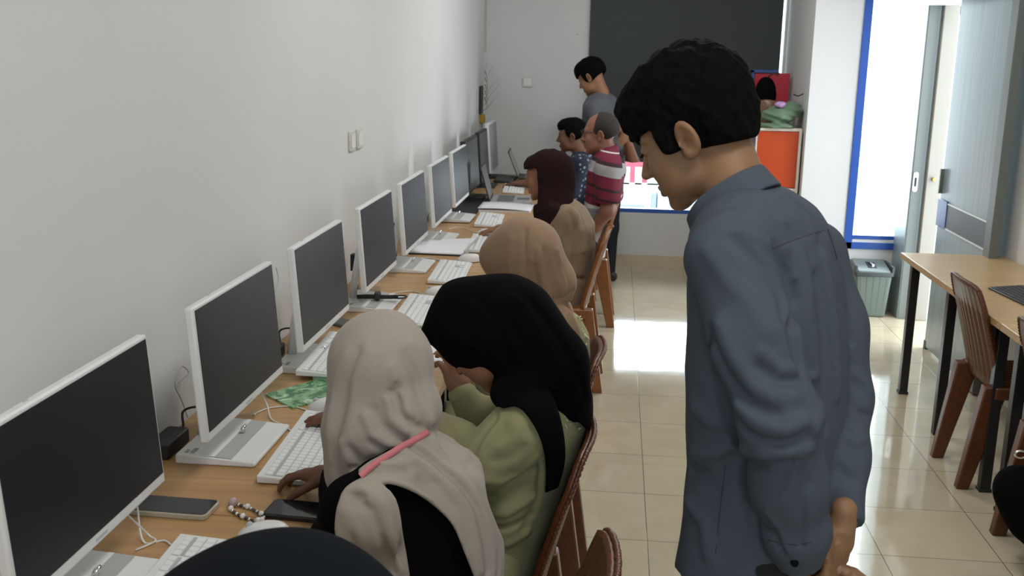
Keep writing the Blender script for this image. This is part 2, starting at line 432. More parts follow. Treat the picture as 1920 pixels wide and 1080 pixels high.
# unseen lamps added on the ceiling to light the room from above
M_fill = mat('fill_diffuser', (1.0, 0.98, 0.95), 0.5, emit=4.0)
for i, (lx, ly) in enumerate(((0.2, 2.6), (0.2, 0.2), (0.2, -2.4))):
    t = empty('ceiling_fill_light', (lx, ly, ZC), 0, ('added unseen ceiling fill light nearest the blind', 'added unseen ceiling fill light above the middle of the desks', 'added unseen ceiling fill light above the nearest desk')[i], 'light', 'added ceiling fill lights')
    MB().box(-0.31, 0.31, -0.31, 0.31, -0.03, 0).build('light_frame', M_white, t, bevel=0.003)
    MB().box(-0.29, 0.29, -0.29, 0.29, -0.034, -0.03).build('diffuser', M_fill, t)
    area('fill_lamp', (lx, ly, ZC - 0.04), (0, 0, 0), 0.56, 0.56, (15, 14, 11)[i], (1.0, 0.985, 0.965))
# ------------------------------------------------------------------ left desks
DZ = 0.75
SEAMS = [-4.0, -2.73, -1.53, -0.33, 0.87, 2.07, 3.27, 4.50]
DESC = ['under the nearest all-in-one computer', 'under the phones and the bracelet', 'behind the woman in the black headscarf', 'beside the woman in the tan headscarf',
        'holding the ring binder and papers', 'in front of the woman in the dark brown headscarf', 'in front of the boy at the far end']
for i in range(7):
    y0, y1 = SEAMS[i], SEAMS[i + 1]
    t = empty('computer_desk', (-0.915, (y0 + y1) / 2, 0), 0, 'oak laminate wall desk section ' + DESC[i], 'desk', 'oak desks along the left wall')
    h = (y1 - y0) / 2 - 0.0012
    MB().box(-0.293, 0.292, -h, h, DZ - 0.025, DZ).build('tabletop', M_desk, t, bevel=0.0015)
    MB().box(0.292, 0.2945, -h, h, DZ - 0.0245, DZ - 0.0005).build('edge_band', M_edge, t)
    for sx in (-0.26, 0.24):
        for sy in (-1, 1):
            MB().box(sx - 0.02, sx + 0.02, sy * (h - 0.05) - 0.02, sy * (h - 0.05) + 0.02, 0, DZ - 0.025).build('leg', M_blackmetal, t, bevel=0.002)
    MB().box(-0.24, 0.22, -h + 0.05, -h + 0.07, DZ - 0.065, DZ - 0.025).box(-0.26, -0.245, -h + 0.05, h - 0.05, DZ - 0.3, DZ - 0.025).build('steel_frame', M_blackmetal, t)

# ------------------------------------------------------------------ right desks
RZ = 0.71
for i, (y0, y1) in enumerate(((0.52, 1.94), (-0.90, 0.518), (-2.32, -0.902))):
    if i == 2: continue
    t = empty('side_desk', (1.54, (y0 + y1) / 2, 0), 0, ('light oak desk on black legs nearest the grey door', 'light oak desk on black legs cut by the right edge of the view')[i], 'desk', 'light oak desks along the right wall')
    h = (y1 - y0) / 2 - 0.001
    MB().box(-0.25, 0.255, -h, h, RZ - 0.028, RZ).build('tabletop', M_deskr, t, bevel=0.002)
    MB().box(-0.2515, -0.25, -h, h, RZ - 0.027, RZ - 0.001).build('edge_band', M_edge, t)
    for sx in (-0.20, 0.21):
        for sy in (-1, 1):
            lg = MB().box(sx - 0.02, sx + 0.02, sy * (h - 0.10) - 0.02, sy * (h - 0.10) + 0.02, 0.012, RZ - 0.028).build('leg', M_blackmetal, t, bevel=0.002)
            MB().box(sx - 0.024, sx + 0.024, sy * (h - 0.10) - 0.024, sy * (h - 0.10) + 0.024, 0, 0.014).build('foot_cap', M_black, lg, bevel=0.002)
    MB().box(-0.18, 0.19, h - 0.11, h - 0.09, RZ - 0.07, RZ - 0.028).box(0.20, 0.22, -h + 0.1, h - 0.1, RZ - 0.08, RZ - 0.04).build('steel_frame', M_blackmetal, t)
if True:   # the extra legs in the middle of the near side of the first side desk
    t = [o for o in bpy.data.objects if o.name == 'side_desk'][0]
    for yy in (0.02,):
        MB().box(-0.22, -0.18, yy - 0.02, yy + 0.02, 0.0, RZ - 0.028).build('leg', M_blackmetal, t, bevel=0.002)

# ------------------------------------------------------------------ all-in-one computers
def make_aio():
    t = empty('all_in_one_computer', (0, 0, 0))
    # base slab: wedge, higher at the back
    b = MB(); w, d0, d1 = 0.126, -0.10, 0.085
    prof = [(d0, 0.0), (d1 - 0.004, 0.0), (d1, 0.004), (d1 - 0.003, 0.011), (d0 + 0.004, 0.024), (d0, 0.02)]
    n = len(prof)
    for (ya, yb) in ((-w, w),):
        vs = [(x, ya, z) for x, z in prof] + [(x, yb, z) for x, z in prof]
        b.add(vs, [tuple(range(n)), tuple(range(n, 2 * n))[::-1]] + [(i, (i + 1) % n, n + (i + 1) % n, n + i) for i in range(n)])
    base = b.build('base', M_white, t, bevel=0.004, seg=3)
    def top(x): return 0.024 + (x - d0) / (d1 - d0) * (0.011 - 0.024) + 0.0012
    b = MB()
    def strip(x0, x1, dz=0.0):
        b.add([(x0, -w + 0.004, top(x0) + dz), (x1, -w + 0.004, top(x1) + dz), (x1, w - 0.004, top(x1) + dz), (x0, w - 0.004, top(x0) + dz)], [(0, 1, 2, 3)])
    strip(-0.022, 0.028); b.build('tray_groove', M_tray, base)
    b = MB(); strip(-0.022, -0.010, 0.0006); b.build('groove_lip', M_whitekey, base)
    MB().tube([(-0.085, 0.0, 0.02), (-0.075, 0.0, 0.10), (-0.050, 0, 0.2)], [0.014, 0.013, 0.02], 12).build('neck', M_white, t, smooth=True)
    MB().tube([(-0.004, 0.035, 0.018), (0.000, 0.037, 0.030), (0.006, 0.04, 0.038)], [0.007, 0.006, 0.003], 10).build('chrome_pivot', M_chrome, base, smooth=True)
    # panel, leaning back 4 degrees
    H, W = 0.295, 0.2525
    tilt = math.radians(-4.0)
    R = Matrix.Translation((0.024, 0, 0.095)) @ Matrix.Rotation(tilt, 4, 'Y')
    p = MB().box(-0.020, 0.0, -W, W, 0, H, M=R).build('panel_case', M_white, t, bevel=0.005, seg=3)
    MB().box(-0.045, -0.020, -W + 0.09, W - 0.09, 0.03, H - 0.06, M=R).build('rear_housing', M_white, t, bevel=0.01, seg=3)
    MB().box(-0.001, 0.0012, -W + 0.010, W - 0.008, 0.022, H - 0.008, M=R).build('screen', M_screen, t)
    MB().box(0.0, 0.0006, -0.02, 0.02, 0.008, 0.013, M=R).build('front_badge', M_lgrey, p)
    MB().box(-0.014, -0.010, -0.14, -0.128, H, H + 0.001, M=R).build('top_button', M_lgrey, p)
    b = MB()
    for k in range(5): b.box(-0.070, -0.060, -w + 0.012 + k * 0.006, -w + 0.015 + k * 0.006, 0.0225, 0.0235)
    for k in range(3): b.box(-0.082, -0.075, -w + 0.012 + k * 0.006, -w + 0.015 + k * 0.006, 0.0235, 0.0245)
    b.build('base_sticker_marks', M_tray, base)
    return t
AIO = make_aio()
ay = [-2.11, -1.395, -0.715, 0.02, 0.706, 1.40, 2.03]
alabel = ['white all-in-one computer nearest the camera, cut by the left edge of the view',
          'white all-in-one computer just behind the two phones on the desk',
          'white all-in-one computer behind the keyboard lying on the green booklet',
          'white all-in-one computer with a black cable bundle lying on its base',
          'white all-in-one computer with a grey tray base, between the cable bundle and the ring binder',
          'white all-in-one computer standing behind the open ring binder and its papers',
          'white all-in-one computer standing on the black mat']
for i, y in enumerate(ay):
    o = AIO if i == 0 else copy_tree(AIO)
    o.location = (-1.02 - (0.006 if i == 0 else 0), y + 0.2525 + (0.01 if i == 0 else 0), DZ); o.rotation_euler = (0, 0, 0)
    # the base sits slightly toward the near end of the panel
    for ch in o.children:
        if ch.name.split('.')[0] in ('base', 'neck'): ch.location.y = -0.02
    tag(o, alabel[i], 'computer', 'white all-in-one computers along the wall')
# the seventh base rests on a mat
# ------------------------------------------------------------------ white keyboards
def make_keyboard(name, L, W, body_m, key_m, gap_m, rows=6, t0=0.008, t1=0.020):
    t = empty(name, (0, 0, 0))
    hl, hw = L / 2, W / 2
    b = MB()
    b.add([(-hw, -hl, 0.003), (hw, -hl, 0), (hw, hl, 0), (-hw, hl, 0.003), (-hw, -hl, t1), (hw, -hl, t0), (hw, hl, t0), (-hw, hl, t1)],
          [(0, 3, 2, 1), (4, 5, 6, 7), (0, 1, 5, 4), (1, 2, 6, 5), (2, 3, 7, 6), (3, 0, 4, 7)])
    b.build('keyboard_body', body_m, t, bevel=0.003, seg=3)
    def zt(x): return t1 + (x + hw) / W * (t0 - t1)
    b = MB(); g = MB()
    m = 0.010
    def well(ya, yb, xa, xb):
        g.add([(xa, ya, zt(xa) + 0.0004), (xb, ya, zt(xb) + 0.0004), (xb, yb, zt(xb) + 0.0004), (xa, yb, zt(xa) + 0.0004)], [(0, 1, 2, 3)])
    y_main0, y_main1 = -hl + m, -hl + L * 0.655
    y_nav0, y_nav1 = y_main1 + 0.006, y_main1 + L * 0.135
    y_num0, y_num1 = y_nav1 + 0.006, hl - m
    xr0 = -hw + 0.016
    pitch = (W - 0.016 - m) / (rows - 0.0)
    def key(xa, xb, ya, yb):
        q = 0.0011; h = 0.0028
        xa += q; xb -= q; ya += q; yb -= q
        s = 0.0012
        b.hexa([(xa, ya, zt(xa) + 0.0004), (xb, ya, zt(xb) + 0.0004), (xb, yb, zt(xb) + 0.0004), (xa, yb, zt(xa) + 0.0004)],
               [(xa + s, ya + s, zt(xa) + h), (xb - s, ya + s, zt(xb) + h), (xb - s, yb - s, zt(xb) + h), (xa + s, yb - s, zt(xa) + h)])
    for r in range(rows):
        xa = xr0 + r * pitch + (0.003 if r > 0 else 0); xb = xa + pitch - (0.003 if r == 0 else 0)
        if r < rows - 1:
            n = 15 if r else 13; s = (y_main1 - y_main0) / n
            for k in range(n): key(xa, xb, y_main0 + k * s, y_main0 + (k + 1) * s)
        else:
            ws = [1.25, 1.25, 1.25, 6.25, 1.25, 1.25, 1.25, 1.25]; s = (y_main1 - y_main0) / sum(ws); q = y_main0
            for wk in ws: key(xa, xb, q, q + wk * s); q += wk * s
        for (a, c, n) in ((y_nav0, y_nav1, 3), (y_num0, y_num1, 4)):
            s = (c - a) / n
            for k in range(n):
                if n == 3 and r == 3: continue
                if n == 3 and r == 4 and k != 1: continue
                key(xa, xb, a + k * s, a + (k + 1) * s)
    well(y_main0 - 0.001, y_main1 + 0.001, xr0, hw - m + 0.003); well(y_nav0, y_nav1, xr0, hw - m + 0.003); well(y_num0, y_num1, xr0, hw - m + 0.003)
    g.build('key_well', gap_m, t)
    b.build('keys', key_m, t)
    return t
KB = make_keyboard('white_keyboard', 0.425, 0.140, M_white, M_whitekey, M_keygap)
# near-left corner (x,y), rotation, height, label
kbs = [(-0.875, -1.865, 0.035, 0, 'white keyboard nearest the camera, mostly behind the black head covering'),
       (-0.842, -1.160, 0.045, 0, 'white keyboard under the hand with the black sleeve'),
       (-0.975, -0.455, 0.045, 0.012, 'white keyboard resting on a green booklet at the third computer'),
       (-0.838, 0.162, 0.035, 0, 'white keyboard partly behind the black headscarf'),
       (-0.832, 0.830, 0.04, 0, 'white keyboard between the ring binder and the tan headscarf'),
       (-0.780, 1.515, 0.05, 0, 'white keyboard beside the ring binder under the hand of the woman in dark brown'),
       (-0.838, 2.235, 0.05, 0, 'white keyboard in front of the bound sheaf of papers'),
       (-0.838, 3.60, 0.06, 0, 'white keyboard at the far end beyond the open grey laptop')]
for i, (x, y, r, dz, lb) in enumerate(kbs):
    o = KB if i == 0 else copy_tree(KB)
    o.location = (x, y, DZ + dz); o.rotation_euler = (0, 0, r)
    tag(o, lb, 'keyboard', 'white keyboards on the left desks')
kbR = make_keyboard('black_keyboard', 0.44, 0.15, M_black, mat('black_keycaps', (0.03, 0.03, 0.033), 0.4), M_black)
kbR.location = (1.545, 0.92, RZ); kbR.rotation_euler = (0, 0, PI + 0.12)
tag(kbR, 'black keyboard on the light oak desk at the right edge', 'keyboard')
kbF = make_keyboard('dark_keyboard', 0.36, 0.14, M_black, mat('black_keycaps', (0.03, 0.03, 0.033), 0.4), M_black)
kbF.location = (-0.95, 4.12, DZ); kbF.rotation_euler = (0, 0, 0.0)
tag(kbF, 'black keyboard below the farthest white computer', 'keyboard')

# ------------------------------------------------------------------ mice
def make_mouse(m):
    t = empty('computer_mouse', (0, 0, 0))
    b = MB()
    def f(u, v):
        a = u * 2 * PI; ph = v * PI / 2
        r = math.cos(ph) if v < 1 else 0.0
        x = 0.052 * math.cos(a) * (r ** 0.6); y = 0.029 * math.sin(a) * (r ** 0.6) * (1 - 0.10 * math.cos(a))
        z = 0.003 + 0.032 * math.sin(ph) * (1 - 0.25 * math.cos(a) * r)
        return (-x, y, z)
    b.grid(f, 24, 10)
    body = b.build('mouse_body', m, t, smooth=True)
    MB().cyl((-0.028, -0.004, 0.029), (-0.028, 0.004, 0.029), 0.007, n=12).build('scroll_wheel', M_lgrey if m is not M_black else M_black, t, smooth=True)
    return t
MO = make_mouse(M_white)
mos = [(-0.800, -1.622, 0.1, 'white mouse half hidden behind the black head covering in the foreground'),
       (-0.880, -0.900, 0.2, 'white mouse held by the woman in the beige headscarf'),
       (-0.820, 0.440, 0.3, 'white mouse at the far end of the keyboard beside the black headscarf'),
       (-0.795, 1.105, 0.2, 'white mouse just in front of the ring binder'),
       (-0.800, 1.790, 0.1, 'white mouse under the hand of the woman in dark brown')]
for i, (x, y, r, lb) in enumerate(mos):
    o = MO if i == 0 else copy_tree(MO)
    o.location = (x, y, DZ); o.rotation_euler = (0, 0, r)
    tag(o, lb, 'mouse', 'white mice on the left desks')

# ------------------------------------------------------------------ dark monitors at the far end
def monitor(name, y0, w, z0, h, case_m, scr_m, label, base_m, x=-1.05, bez=0.014):
    t = empty(name, (x, y0 + w / 2, DZ), 0, label, 'monitor')
    R = Matrix.Translation((0.0, 0, z0 - DZ)) @ Matrix.Rotation(math.radians(-4), 4, 'Y')
    MB().box(-0.03, 0, -w / 2, w / 2, 0, h, M=R).build('monitor_case', case_m, t, bevel=0.004)
    MB().box(0, 0.0015, -w / 2 + bez, w / 2 - bez, bez * 1.3, h - bez, M=R).build('screen', scr_m, t)
    MB().box(-0.09, 0.07, -0.11, 0.11, 0, 0.012).build('stand_base', base_m, t, bevel=0.004)
    MB().box(-0.06, -0.035, -0.03, 0.03, 0.01, z0 - DZ + 0.12).build('stand_neck', base_m, t, bevel=0.003)
    return t
M_scr2 = mat('grey_reflecting_screen', (0.045, 0.048, 0.052), 0.30)
M_scr3 = mat('painted_reflection_screen', (0.30, 0.32, 0.33), 0.35)  # reflection on the dark screen put into its pale base colour
monitor('black_monitor', 2.88, 0.55, 0.80, 0.33, M_black, M_scr2, 'black monitor behind the open grey laptop', M_black)
monitor('black_monitor', 3.54, 0.42, 0.80, 0.335, M_black, M_scr2, 'narrow looking black monitor beside the farthest white computer', M_black)
monitor('white_monitor', 4.06, 0.46, 0.80, 0.36, M_white, M_scr3, 'farthest white computer screen close to the room corner', M_black)

# black mat, laptops
mt = MB().rbox(-1.115, -0.945, 2.15, 3.12, DZ, DZ + 0.004, 0.008).build('black_mat', mat('black_mat_rubber', (0.014, 0.014, 0.016), 0.6))
tag(mt, 'flat black mat under the seventh white computer', 'mat')
for o in bpy.data.objects:
    if o.get('label') == alabel[6]: o.location.z = DZ + 0.004
def laptop(y, x, w, d, ang, body, keys, scr, label, h=0.22):
    t = empty('laptop', (x, y, DZ), 0.05, label, 'laptop')
    dk = MB().rbox(-0.02, d, -w / 2, w / 2, 0.004, 0.018, 0.008).build('laptop_deck', body, t, bevel=0.002)
    MB().box(0.02, d * 0.52, -w / 2 + 0.02, w / 2 - 0.02, 0.018, 0.0195).build('keyboard_area', keys, t)
    MB().box(d * 0.60, d - 0.015, -0.05, 0.05, 0.018, 0.0186).build('touchpad', keys, t)
    R = Matrix.Translation((-0.018, 0, 0.014)) @ Matrix.Rotation(math.radians(ang), 4, 'Y')
    MB().rbox(-w / 2, w / 2, 0, h, -0.006, 0.0, 0.006, M=R @ Matrix.Rotation(PI / 2, 4, 'Z') @ Matrix.Rotation(PI / 2, 4, 'X') ).build('laptop_lid', M_black, t, bevel=0.001)
    MB().box(0.0, 0.0016, -w / 2 + 0.012, w / 2 - 0.012, 0.016, h - 0.01, M=R).build('screen', scr, t)
    for sy in (-1, 1): MB().box(-0.02, d - 0.01, sy * (w / 2 - 0.02) - 0.006, sy * (w / 2 - 0.02) + 0.006, 0, 0.005).build('rubber_foot', M_black, t)
    return t
M_lapkeys = mat('laptop_grey_keys', (0.12, 0.13, 0.14), 0.5)
M_laps = mat('laptop_screen_grey', (0.17, 0.17, 0.19), 0.3)
laptop(3.04, -0.905, 0.32, 0.235, -16, mat('silver_laptop_shell', (0.42, 0.42, 0.42), 0.35, metal=0.3), M_lapkeys, M_laps, 'open silver laptop with a grey screen beyond the sheaf of papers')
laptop(4.27, -0.845, 0.30, 0.20, -22, M_black, M_lapkeys, mat('laptop_screen_light', (0.36, 0.36, 0.36), 0.3), 'open black laptop seen edge-on in front of the boy', h=0.21)

# ------------------------------------------------------------------ small things on the desk
def phone(name, c, rz, L, W, T, case_m, label):
    t = empty(name, (c[0], c[1], DZ), rz, label, 'phone')
    MB().rbox(-L / 2, L / 2, -W / 2, W / 2, 0, T, 0.012).build('phone_case', case_m, t, bevel=0.002)
    MB().rbox(-L / 2 + 0.004, L / 2 - 0.004, -W / 2 + 0.004, W / 2 - 0.004, T, T + 0.0008, 0.009).build('phone_screen', M_phs, t)
    return t
M_phs = mat('phone_glass', (0.012, 0.013, 0.016), 0.08)
phone('smartphone', (-1.022, -1.520), -0.03, 0.165, 0.078, 0.011, mat('clear_case_plastic', (0.40, 0.36, 0.28), 0.15), 'smartphone in a clear yellowish case lying below the nearest screen')
phone('smartphone', (-0.755, -1.500), -0.06, 0.162, 0.078, 0.009, M_black, 'black smartphone lying beside the bead bracelet')
phone('smartphone', (-1.045, -0.055), -0.55, 0.15, 0.072, 0.009, mat('grey_case_plastic', (0.10, 0.12, 0.13), 0.25), 'grey smartphone lying beyond the keyboard on the green booklet')

br = empty('bead_bracelet', (-0.872, -1.522, DZ), 0, 'bracelet of white, pink and dark beads between the two phones', 'bracelet')
random.seed(5)
M_pearl = mat('pearl_bead', (0.78, 0.74, 0.70), 0.15, coat=0.5); M_dbead = mat('dark_bead', (0.05, 0.035, 0.03), 0.2); M_pink = mat('pink_quartz_bead', (0.46, 0.33, 0.33), 0.2); M_sil = mat('silver_bead', (0.6, 0.58, 0.55), 0.2, metal=0.8)
for k in range(32):
    a = 2 * PI * k / 32
    ex, ey = 0.052 * math.cos(a), 0.016 * math.sin(a)
    if 0.3 < a < 2.6: ey += 0.002
    c, s = math.cos(-0.62), math.sin(-0.62)
    x, y = ex * c - ey * s, ex * s + ey * c
    if 14 <= k <= 17 and k != 15: continue
    if k == 15: r, m_, nm = 0.0105, M_pink, 'pink_stone'
    elif k % 5 == 0: r, m_, nm = 0.0062, M_pearl, 'pearl_bead'
    elif k % 2 == 0: r, m_, nm = 0.0038, M_dbead, 'dark_bead'
    else: r, m_, nm = 0.0042, M_sil, 'silver_bead'
    MB().ball((x, y, r), r, 10).build(nm, m_, br, smooth=True)
MB().tube([(0.052 * math.cos(a) * math.cos(-0.62) - 0.016 * math.sin(a) * math.sin(-0.62), 0.052 * math.cos(a) * math.sin(-0.62) + 0.016 * math.sin(a) * math.cos(-0.62), 0.004) for a in np.linspace(0, 2 * PI, 40)], 0.001, 5).build('bracelet_cord', M_dbead, br)

# power bricks and cables
def brick(c, rz, label):
    t = empty('power_adapter', (c[0], c[1], DZ), rz, label, 'adapter')
    MB().rbox(-0.026, 0.026, -0.062, 0.062, 0.002, 0.036, 0.006).build('adapter_case', M_black, t, bevel=0.003)
    MB().tube(spline([(0.0, 0.06, 0.018), (0.005, 0.075, 0.03), (0.0, 0.09, 0.062), (0.02, 0.12, 0.065), (0.045, 0.16, 0.045)]), 0.003, 8).build('power_cord', M_black, t, smooth=True)
    return t
brick((-1.168, -1.215), 0.0, 'black power adapter behind the second all-in-one computer')
brick((-1.172, -0.475), 0.0, 'black power adapter behind the third all-in-one computer')
M_cab = mat('white_cable', (0.68, 0.68, 0.64), 0.4)
def cable(pts, label, m=None, r=0.0021, name='mouse_cable', group='white cables on the left desks'):
    o = MB().tube(spline([(p[0], p[1], p[2]) for p in pts], 10), r, 6).build(name, m or M_cab, smooth=True)
    return tag(o, label, 'cable', group)
cz = DZ + 0.0022
cable([(-1.06, -1.60, cz + 0.09), (-1.045, -1.63, cz + 0.05), (-1.02, -1.665, cz), (-0.985, -1.655, cz), (-0.955, -1.675, cz), (-0.925, -1.66, cz)], 'white cable below the nearest screen beside the nearest keyboard')
cable([(-1.06, -1.70, cz + 0.10), (-1.035, -1.655, cz + 0.03), (-1.02, -1.64, cz), (-1.0, -1.66, cz), (-1.02, -1.70, cz)], 'short white cable loop hanging below the nearest screen')
cable([(-1.04, -0.99, cz + 0.012), (-1.055, -0.955, cz), (-1.03, -0.905, cz), (-0.98, -0.885, cz), (-0.935, -0.905, cz), (-0.90, -0.925, cz)], 'white cable arching over the desk beyond the second computer base')
cable([(-1.05, -0.93, cz + 0.06), (-1.03, -0.93, cz + 0.02), (-1.0, -0.985, cz), (-0.96, -1.02, cz), (-0.925, -1.06, cz)], 'white cable dropping behind the second computer to its keyboard')
cable([(-1.03, 0.33, cz), (-0.99, 0.43, cz), (-0.93, 0.475, cz), (-0.87, 0.43, cz), (-0.845, 0.44, cz)], 'white cable running from the cable bundle to its mouse')
cable([(-1.03, 1.12, cz), (-0.98, 1.14, cz), (-0.93, 1.10, cz), (-0.88, 1.10, cz), (-0.84, 1.10, cz)], 'white cable running along the near edge of the ring binder')
cable([(-1.02, 1.93, cz), (-0.97, 2.0, cz), (-0.91, 1.92, cz), (-0.85, 1.83, cz)], 'white cable running to the mouse beyond the ring binder')
# wall-side wires
def wire(pts, label, m, r=0.0016): return cable(pts, label, m, r, 'wall_wire', 'thin wires against the left wall')
M_wirew = mat('pale_wire', (0.50, 0.49, 0.46), 0.5)
wire([(-1.19, -0.37, DZ + 0.03), (-1.195, -0.35, 0.86), (-1.19, -0.40, 0.90), (-1.2, -0.30, 0.95), (-1.195, -0.33, 1.0)], 'thin pale wire looping up the wall behind the third computer', M_wirew)
wire([(-1.19, -1.05, DZ + 0.02), (-1.2, -1.06, 0.82), (-1.195, -1.10, 0.87), (-1.2, -1.05, 0.90), (-1.195, -1.02, 0.875), (-1.2, -1.07, 0.865)], 'thin pale wire looping up the wall behind the second computer', M_wirew)
# black plugs and cable tangles behind computers
for i, (x, y, z, lb) in enumerate(((-1.15, 0.46, 0.86, 'black plug hanging behind the fourth computer'), (-1.13, 1.08, 0.88, 'black plug hanging behind the fifth computer'), (-1.11, 1.78, 0.84, 'black plug hanging behind the sixth computer'))):
    t = empty('power_plug', (x, y, z), 0, lb, 'plug', 'black plugs behind the computers')
    MB().rbox(-0.012, 0.012, -0.018, 0.018, -0.03, 0.035, 0.006).build('plug_body', M_black, t, bevel=0.003)
    MB().tube(spline([(0, 0, -0.03), (0.004, 0.0, -0.06), (0.02, -0.03, -0.09), (0.02, -0.06, DZ - z + 0.004)]), 0.0032, 8).build('plug_cord', M_black, t, smooth=True)
cb = empty('cable_bundle', (-1.01, 0.245, DZ + 0.022), 0.15, 'coiled black power cable bundle on the fourth computer base', 'cable')
b = MB(); random.seed(3)
for k in range(7):
    oy, oz = random.uniform(-0.012, 0.012), random.uniform(0.003, 0.018)
    b.tube(spline([(-0.075, oy, oz), (-0.03, oy * 0.4, oz), (0.03, oy * 0.5, oz * 0.9), (0.075, oy, oz)], 6), 0.0036, 7)
b.build('bundle_strands', M_black, cb, smooth=True)
MB().tube(spline([(0.05, 0.0, 0.006), (0.08, -0.018, 0.008), (0.105, -0.004, 0.008), (0.10, 0.014, 0.01), (0.07, 0.012, 0.012), (0.045, 0.01, 0.01)]), 0.0032, 7).build('bundle_loop', M_black, cb, smooth=True)
MB().box(-0.012, 0.012, -0.022, 0.022, 0.0, 0.026).build('bundle_tie', M_black, cb, bevel=0.006)

# green booklet under keyboard three, pale green sheet under keyboard four
bk = empty('green_booklet', (-0.978, -0.700, DZ), 0, 'green booklet with a mottled printed cover lying under the third keyboard', 'book')
M_gcov = bpy.data.materials.new('green_printed_cover'); M_gcov.use_nodes = True
_n = M_gcov.node_tree.nodes; _l = M_gcov.node_tree.links
_t = _n.new('ShaderNodeTexNoise'); _t.inputs['Scale'].default_value = 22; _t.inputs['Detail'].default_value = 3; _t.inputs['Distortion'].default_value = 1.5
_tc = _n.new('ShaderNodeTexCoord'); _l.new(_tc.outputs['Object'], _t.inputs['Vector'])
_c = _n.new('ShaderNodeValToRGB'); e = _c.color_ramp.elements
e[0].position = 0.42; e[0].color = (0.05, 0.17, 0.08, 1); e[1].position = 0.50; e[1].color = (0.20, 0.42, 0.20, 1)
e2 = e.new(0.60); e2.color = (0.24, 0.46, 0.25, 1); e3 = e.new(0.63); e3.color = (0.50, 0.66, 0.50, 1)
_l.new(_t.outputs['Fac'], _c.inputs[0]); _l.new(_c.outputs[0], _n['Principled BSDF'].inputs['Base Color']); _n['Principled BSDF'].inputs['Roughness'].default_value = 0.25
poly = [(-0.100, -0.105), (0.006, -0.200), (0.135, -0.06), (0.100, 0.14), (-0.02, 0.14)]
MB().prism([(-0.100, -0.105), (0.006, -0.200), (0.125, -0.055), (0.010, 0.05)], 0.0, 0.005).build('booklet_cover', M_gcov, bk, bevel=0.0006)
MB().prism([(-0.098, -0.103), (0.006, -0.196), (0.122, -0.055), (0.010, 0.046)], 0.001, 0.004).build('pages', M_paper, bk)
gs = MB().rbox(-0.99, -0.90, -0.66, -0.25, DZ, DZ + 0.012, 0.004).build('green_folder', mat('pale_green_card', (0.32, 0.52, 0.36), 0.5))
tag(gs, 'pale green folder under the third keyboard', 'folder')
gs = MB().prism([(-0.90, -0.16), (-0.78, -0.20), (-0.72, 0.05), (-0.75, 0.06), (-0.80, -0.095), (-0.89, -0.075)], DZ, DZ + 0.003).build('green_sheet', mat('mint_green_paper', (0.42, 0.78, 0.50), 0.6))
tag(gs, 'mint green sheet sticking out before the fourth keyboard', 'paper')

# ring binder with paper between computers five and six
rb = empty('ring_binder', (-0.95, 1.40, DZ), -0.03, 'ring binder open with a blank white sheet on top', 'binder')
MB().rbox(-0.135, 0.125, -0.185, 0.19, 0, 0.006, 0.004).build('binder_cover', M_black, rb, bevel=0.001)
MB().grid(lambda u, v: (-0.13 + 0.25 * u, -0.18 + 0.365 * v, 0.008 + 0.010 * (1 - u) * (1 - (2 * v - 1) ** 2) + 0.012 * u * u * v), 16, 16).build('blank_sheet', M_paper, rb, smooth=True, solid=0.006)
MB().box(0.122, 0.132, -0.18, 0.185, 0.0, 0.028).build('binder_edge', M_lgrey, rb, bevel=0.002)
# sheaf of papers
pp = empty('paper_sheaf', (-0.80, 2.69, DZ), 0, 'stapled sheaf of printed papers in front of the silver laptop', 'papers')
M_print = mat('printed_paper', (0.72, 0.73, 0.77), 0.7, noise=0.10, nscale=14, stretch=(3, 40, 1))
MB().grid(lambda u, v: (-0.15 + 0.31 * u, -0.13 + 0.27 * v, 0.022 - 0.010 * u + 0.006 * math.sin(3 * u)), 12, 4).build('top_sheet', M_print, pp, smooth=True, solid=0.002)
MB().rbox(-0.145, 0.155, -0.127, 0.135, 0, 0.013, 0.002).build('lower_sheets', M_paper, pp)
# paper pad curling over the desk edge near the black headscarf
cp = empty('paper_pad', (-0.64, -0.36, DZ), 0, 'white paper pad curling over the desk edge between the beige and black headscarves', 'paper')
def curl(u, v):
    s = u * 0.20
    if s < 0.10: x, z = -0.085 + s, 0.006
    else:
        a = (s - 0.10) / 0.05; x, z = 0.015 + 0.034 * math.sin(min(a, PI * 0.9)), 0.006 - 0.034 * (1 - math.cos(min(a, PI * 0.9)))
    return (x, -0.10 + 0.22 * v, z)
MB().grid(curl, 24, 4).build('curled_sheet', M_paper, cp, smooth=True, solid=0.005)

# ------------------------------------------------------------------ wall fittings
def switch(name, M, label, w=0.08, two=True):
    t = empty(name, (0, 0, 0)); t.matrix_world = M; tag(t, label, 'switch')
    MB().rbox(-w / 2, w / 2, -0.04, 0.04, 0, 0.009, 0.008).build('switch_plate', mat('cream_switch_plastic', (0.62, 0.60, 0.54), 0.4), t, bevel=0.003)
    if two:
        MB().rbox(-w / 2 + 0.012, w / 2 - 0.012, -0.028, 0.028, 0.009, 0.013, 0.004).build('rocker', M_white, t, bevel=0.001)
    return t
Ry = Matrix.Rotation(PI / 2, 4, 'Z') @ Matrix.Rotation(PI / 2, 4, 'X')
for i, (y, lb) in enumerate(((0.672, 'cream wall switch on the left wall, the nearer of the pair'), (0.790, 'cream wall switch on the left wall, the farther of the pair'))):
    switch('wall_switch', Matrix.Translation((XL, y, 1.308)) @ Ry, lb, 0.085)
for o in [o for o in bpy.data.objects if o.name.startswith('wall_switch')]: o['group'] = 'pair of switches on the left wall'
switch('wall_switch', Matrix.Translation((-0.866, YB, 1.434)) @ Matrix.Rotation(PI / 2, 4, 'X'), 'square cream switch on the back wall beside the room corner', 0.085)
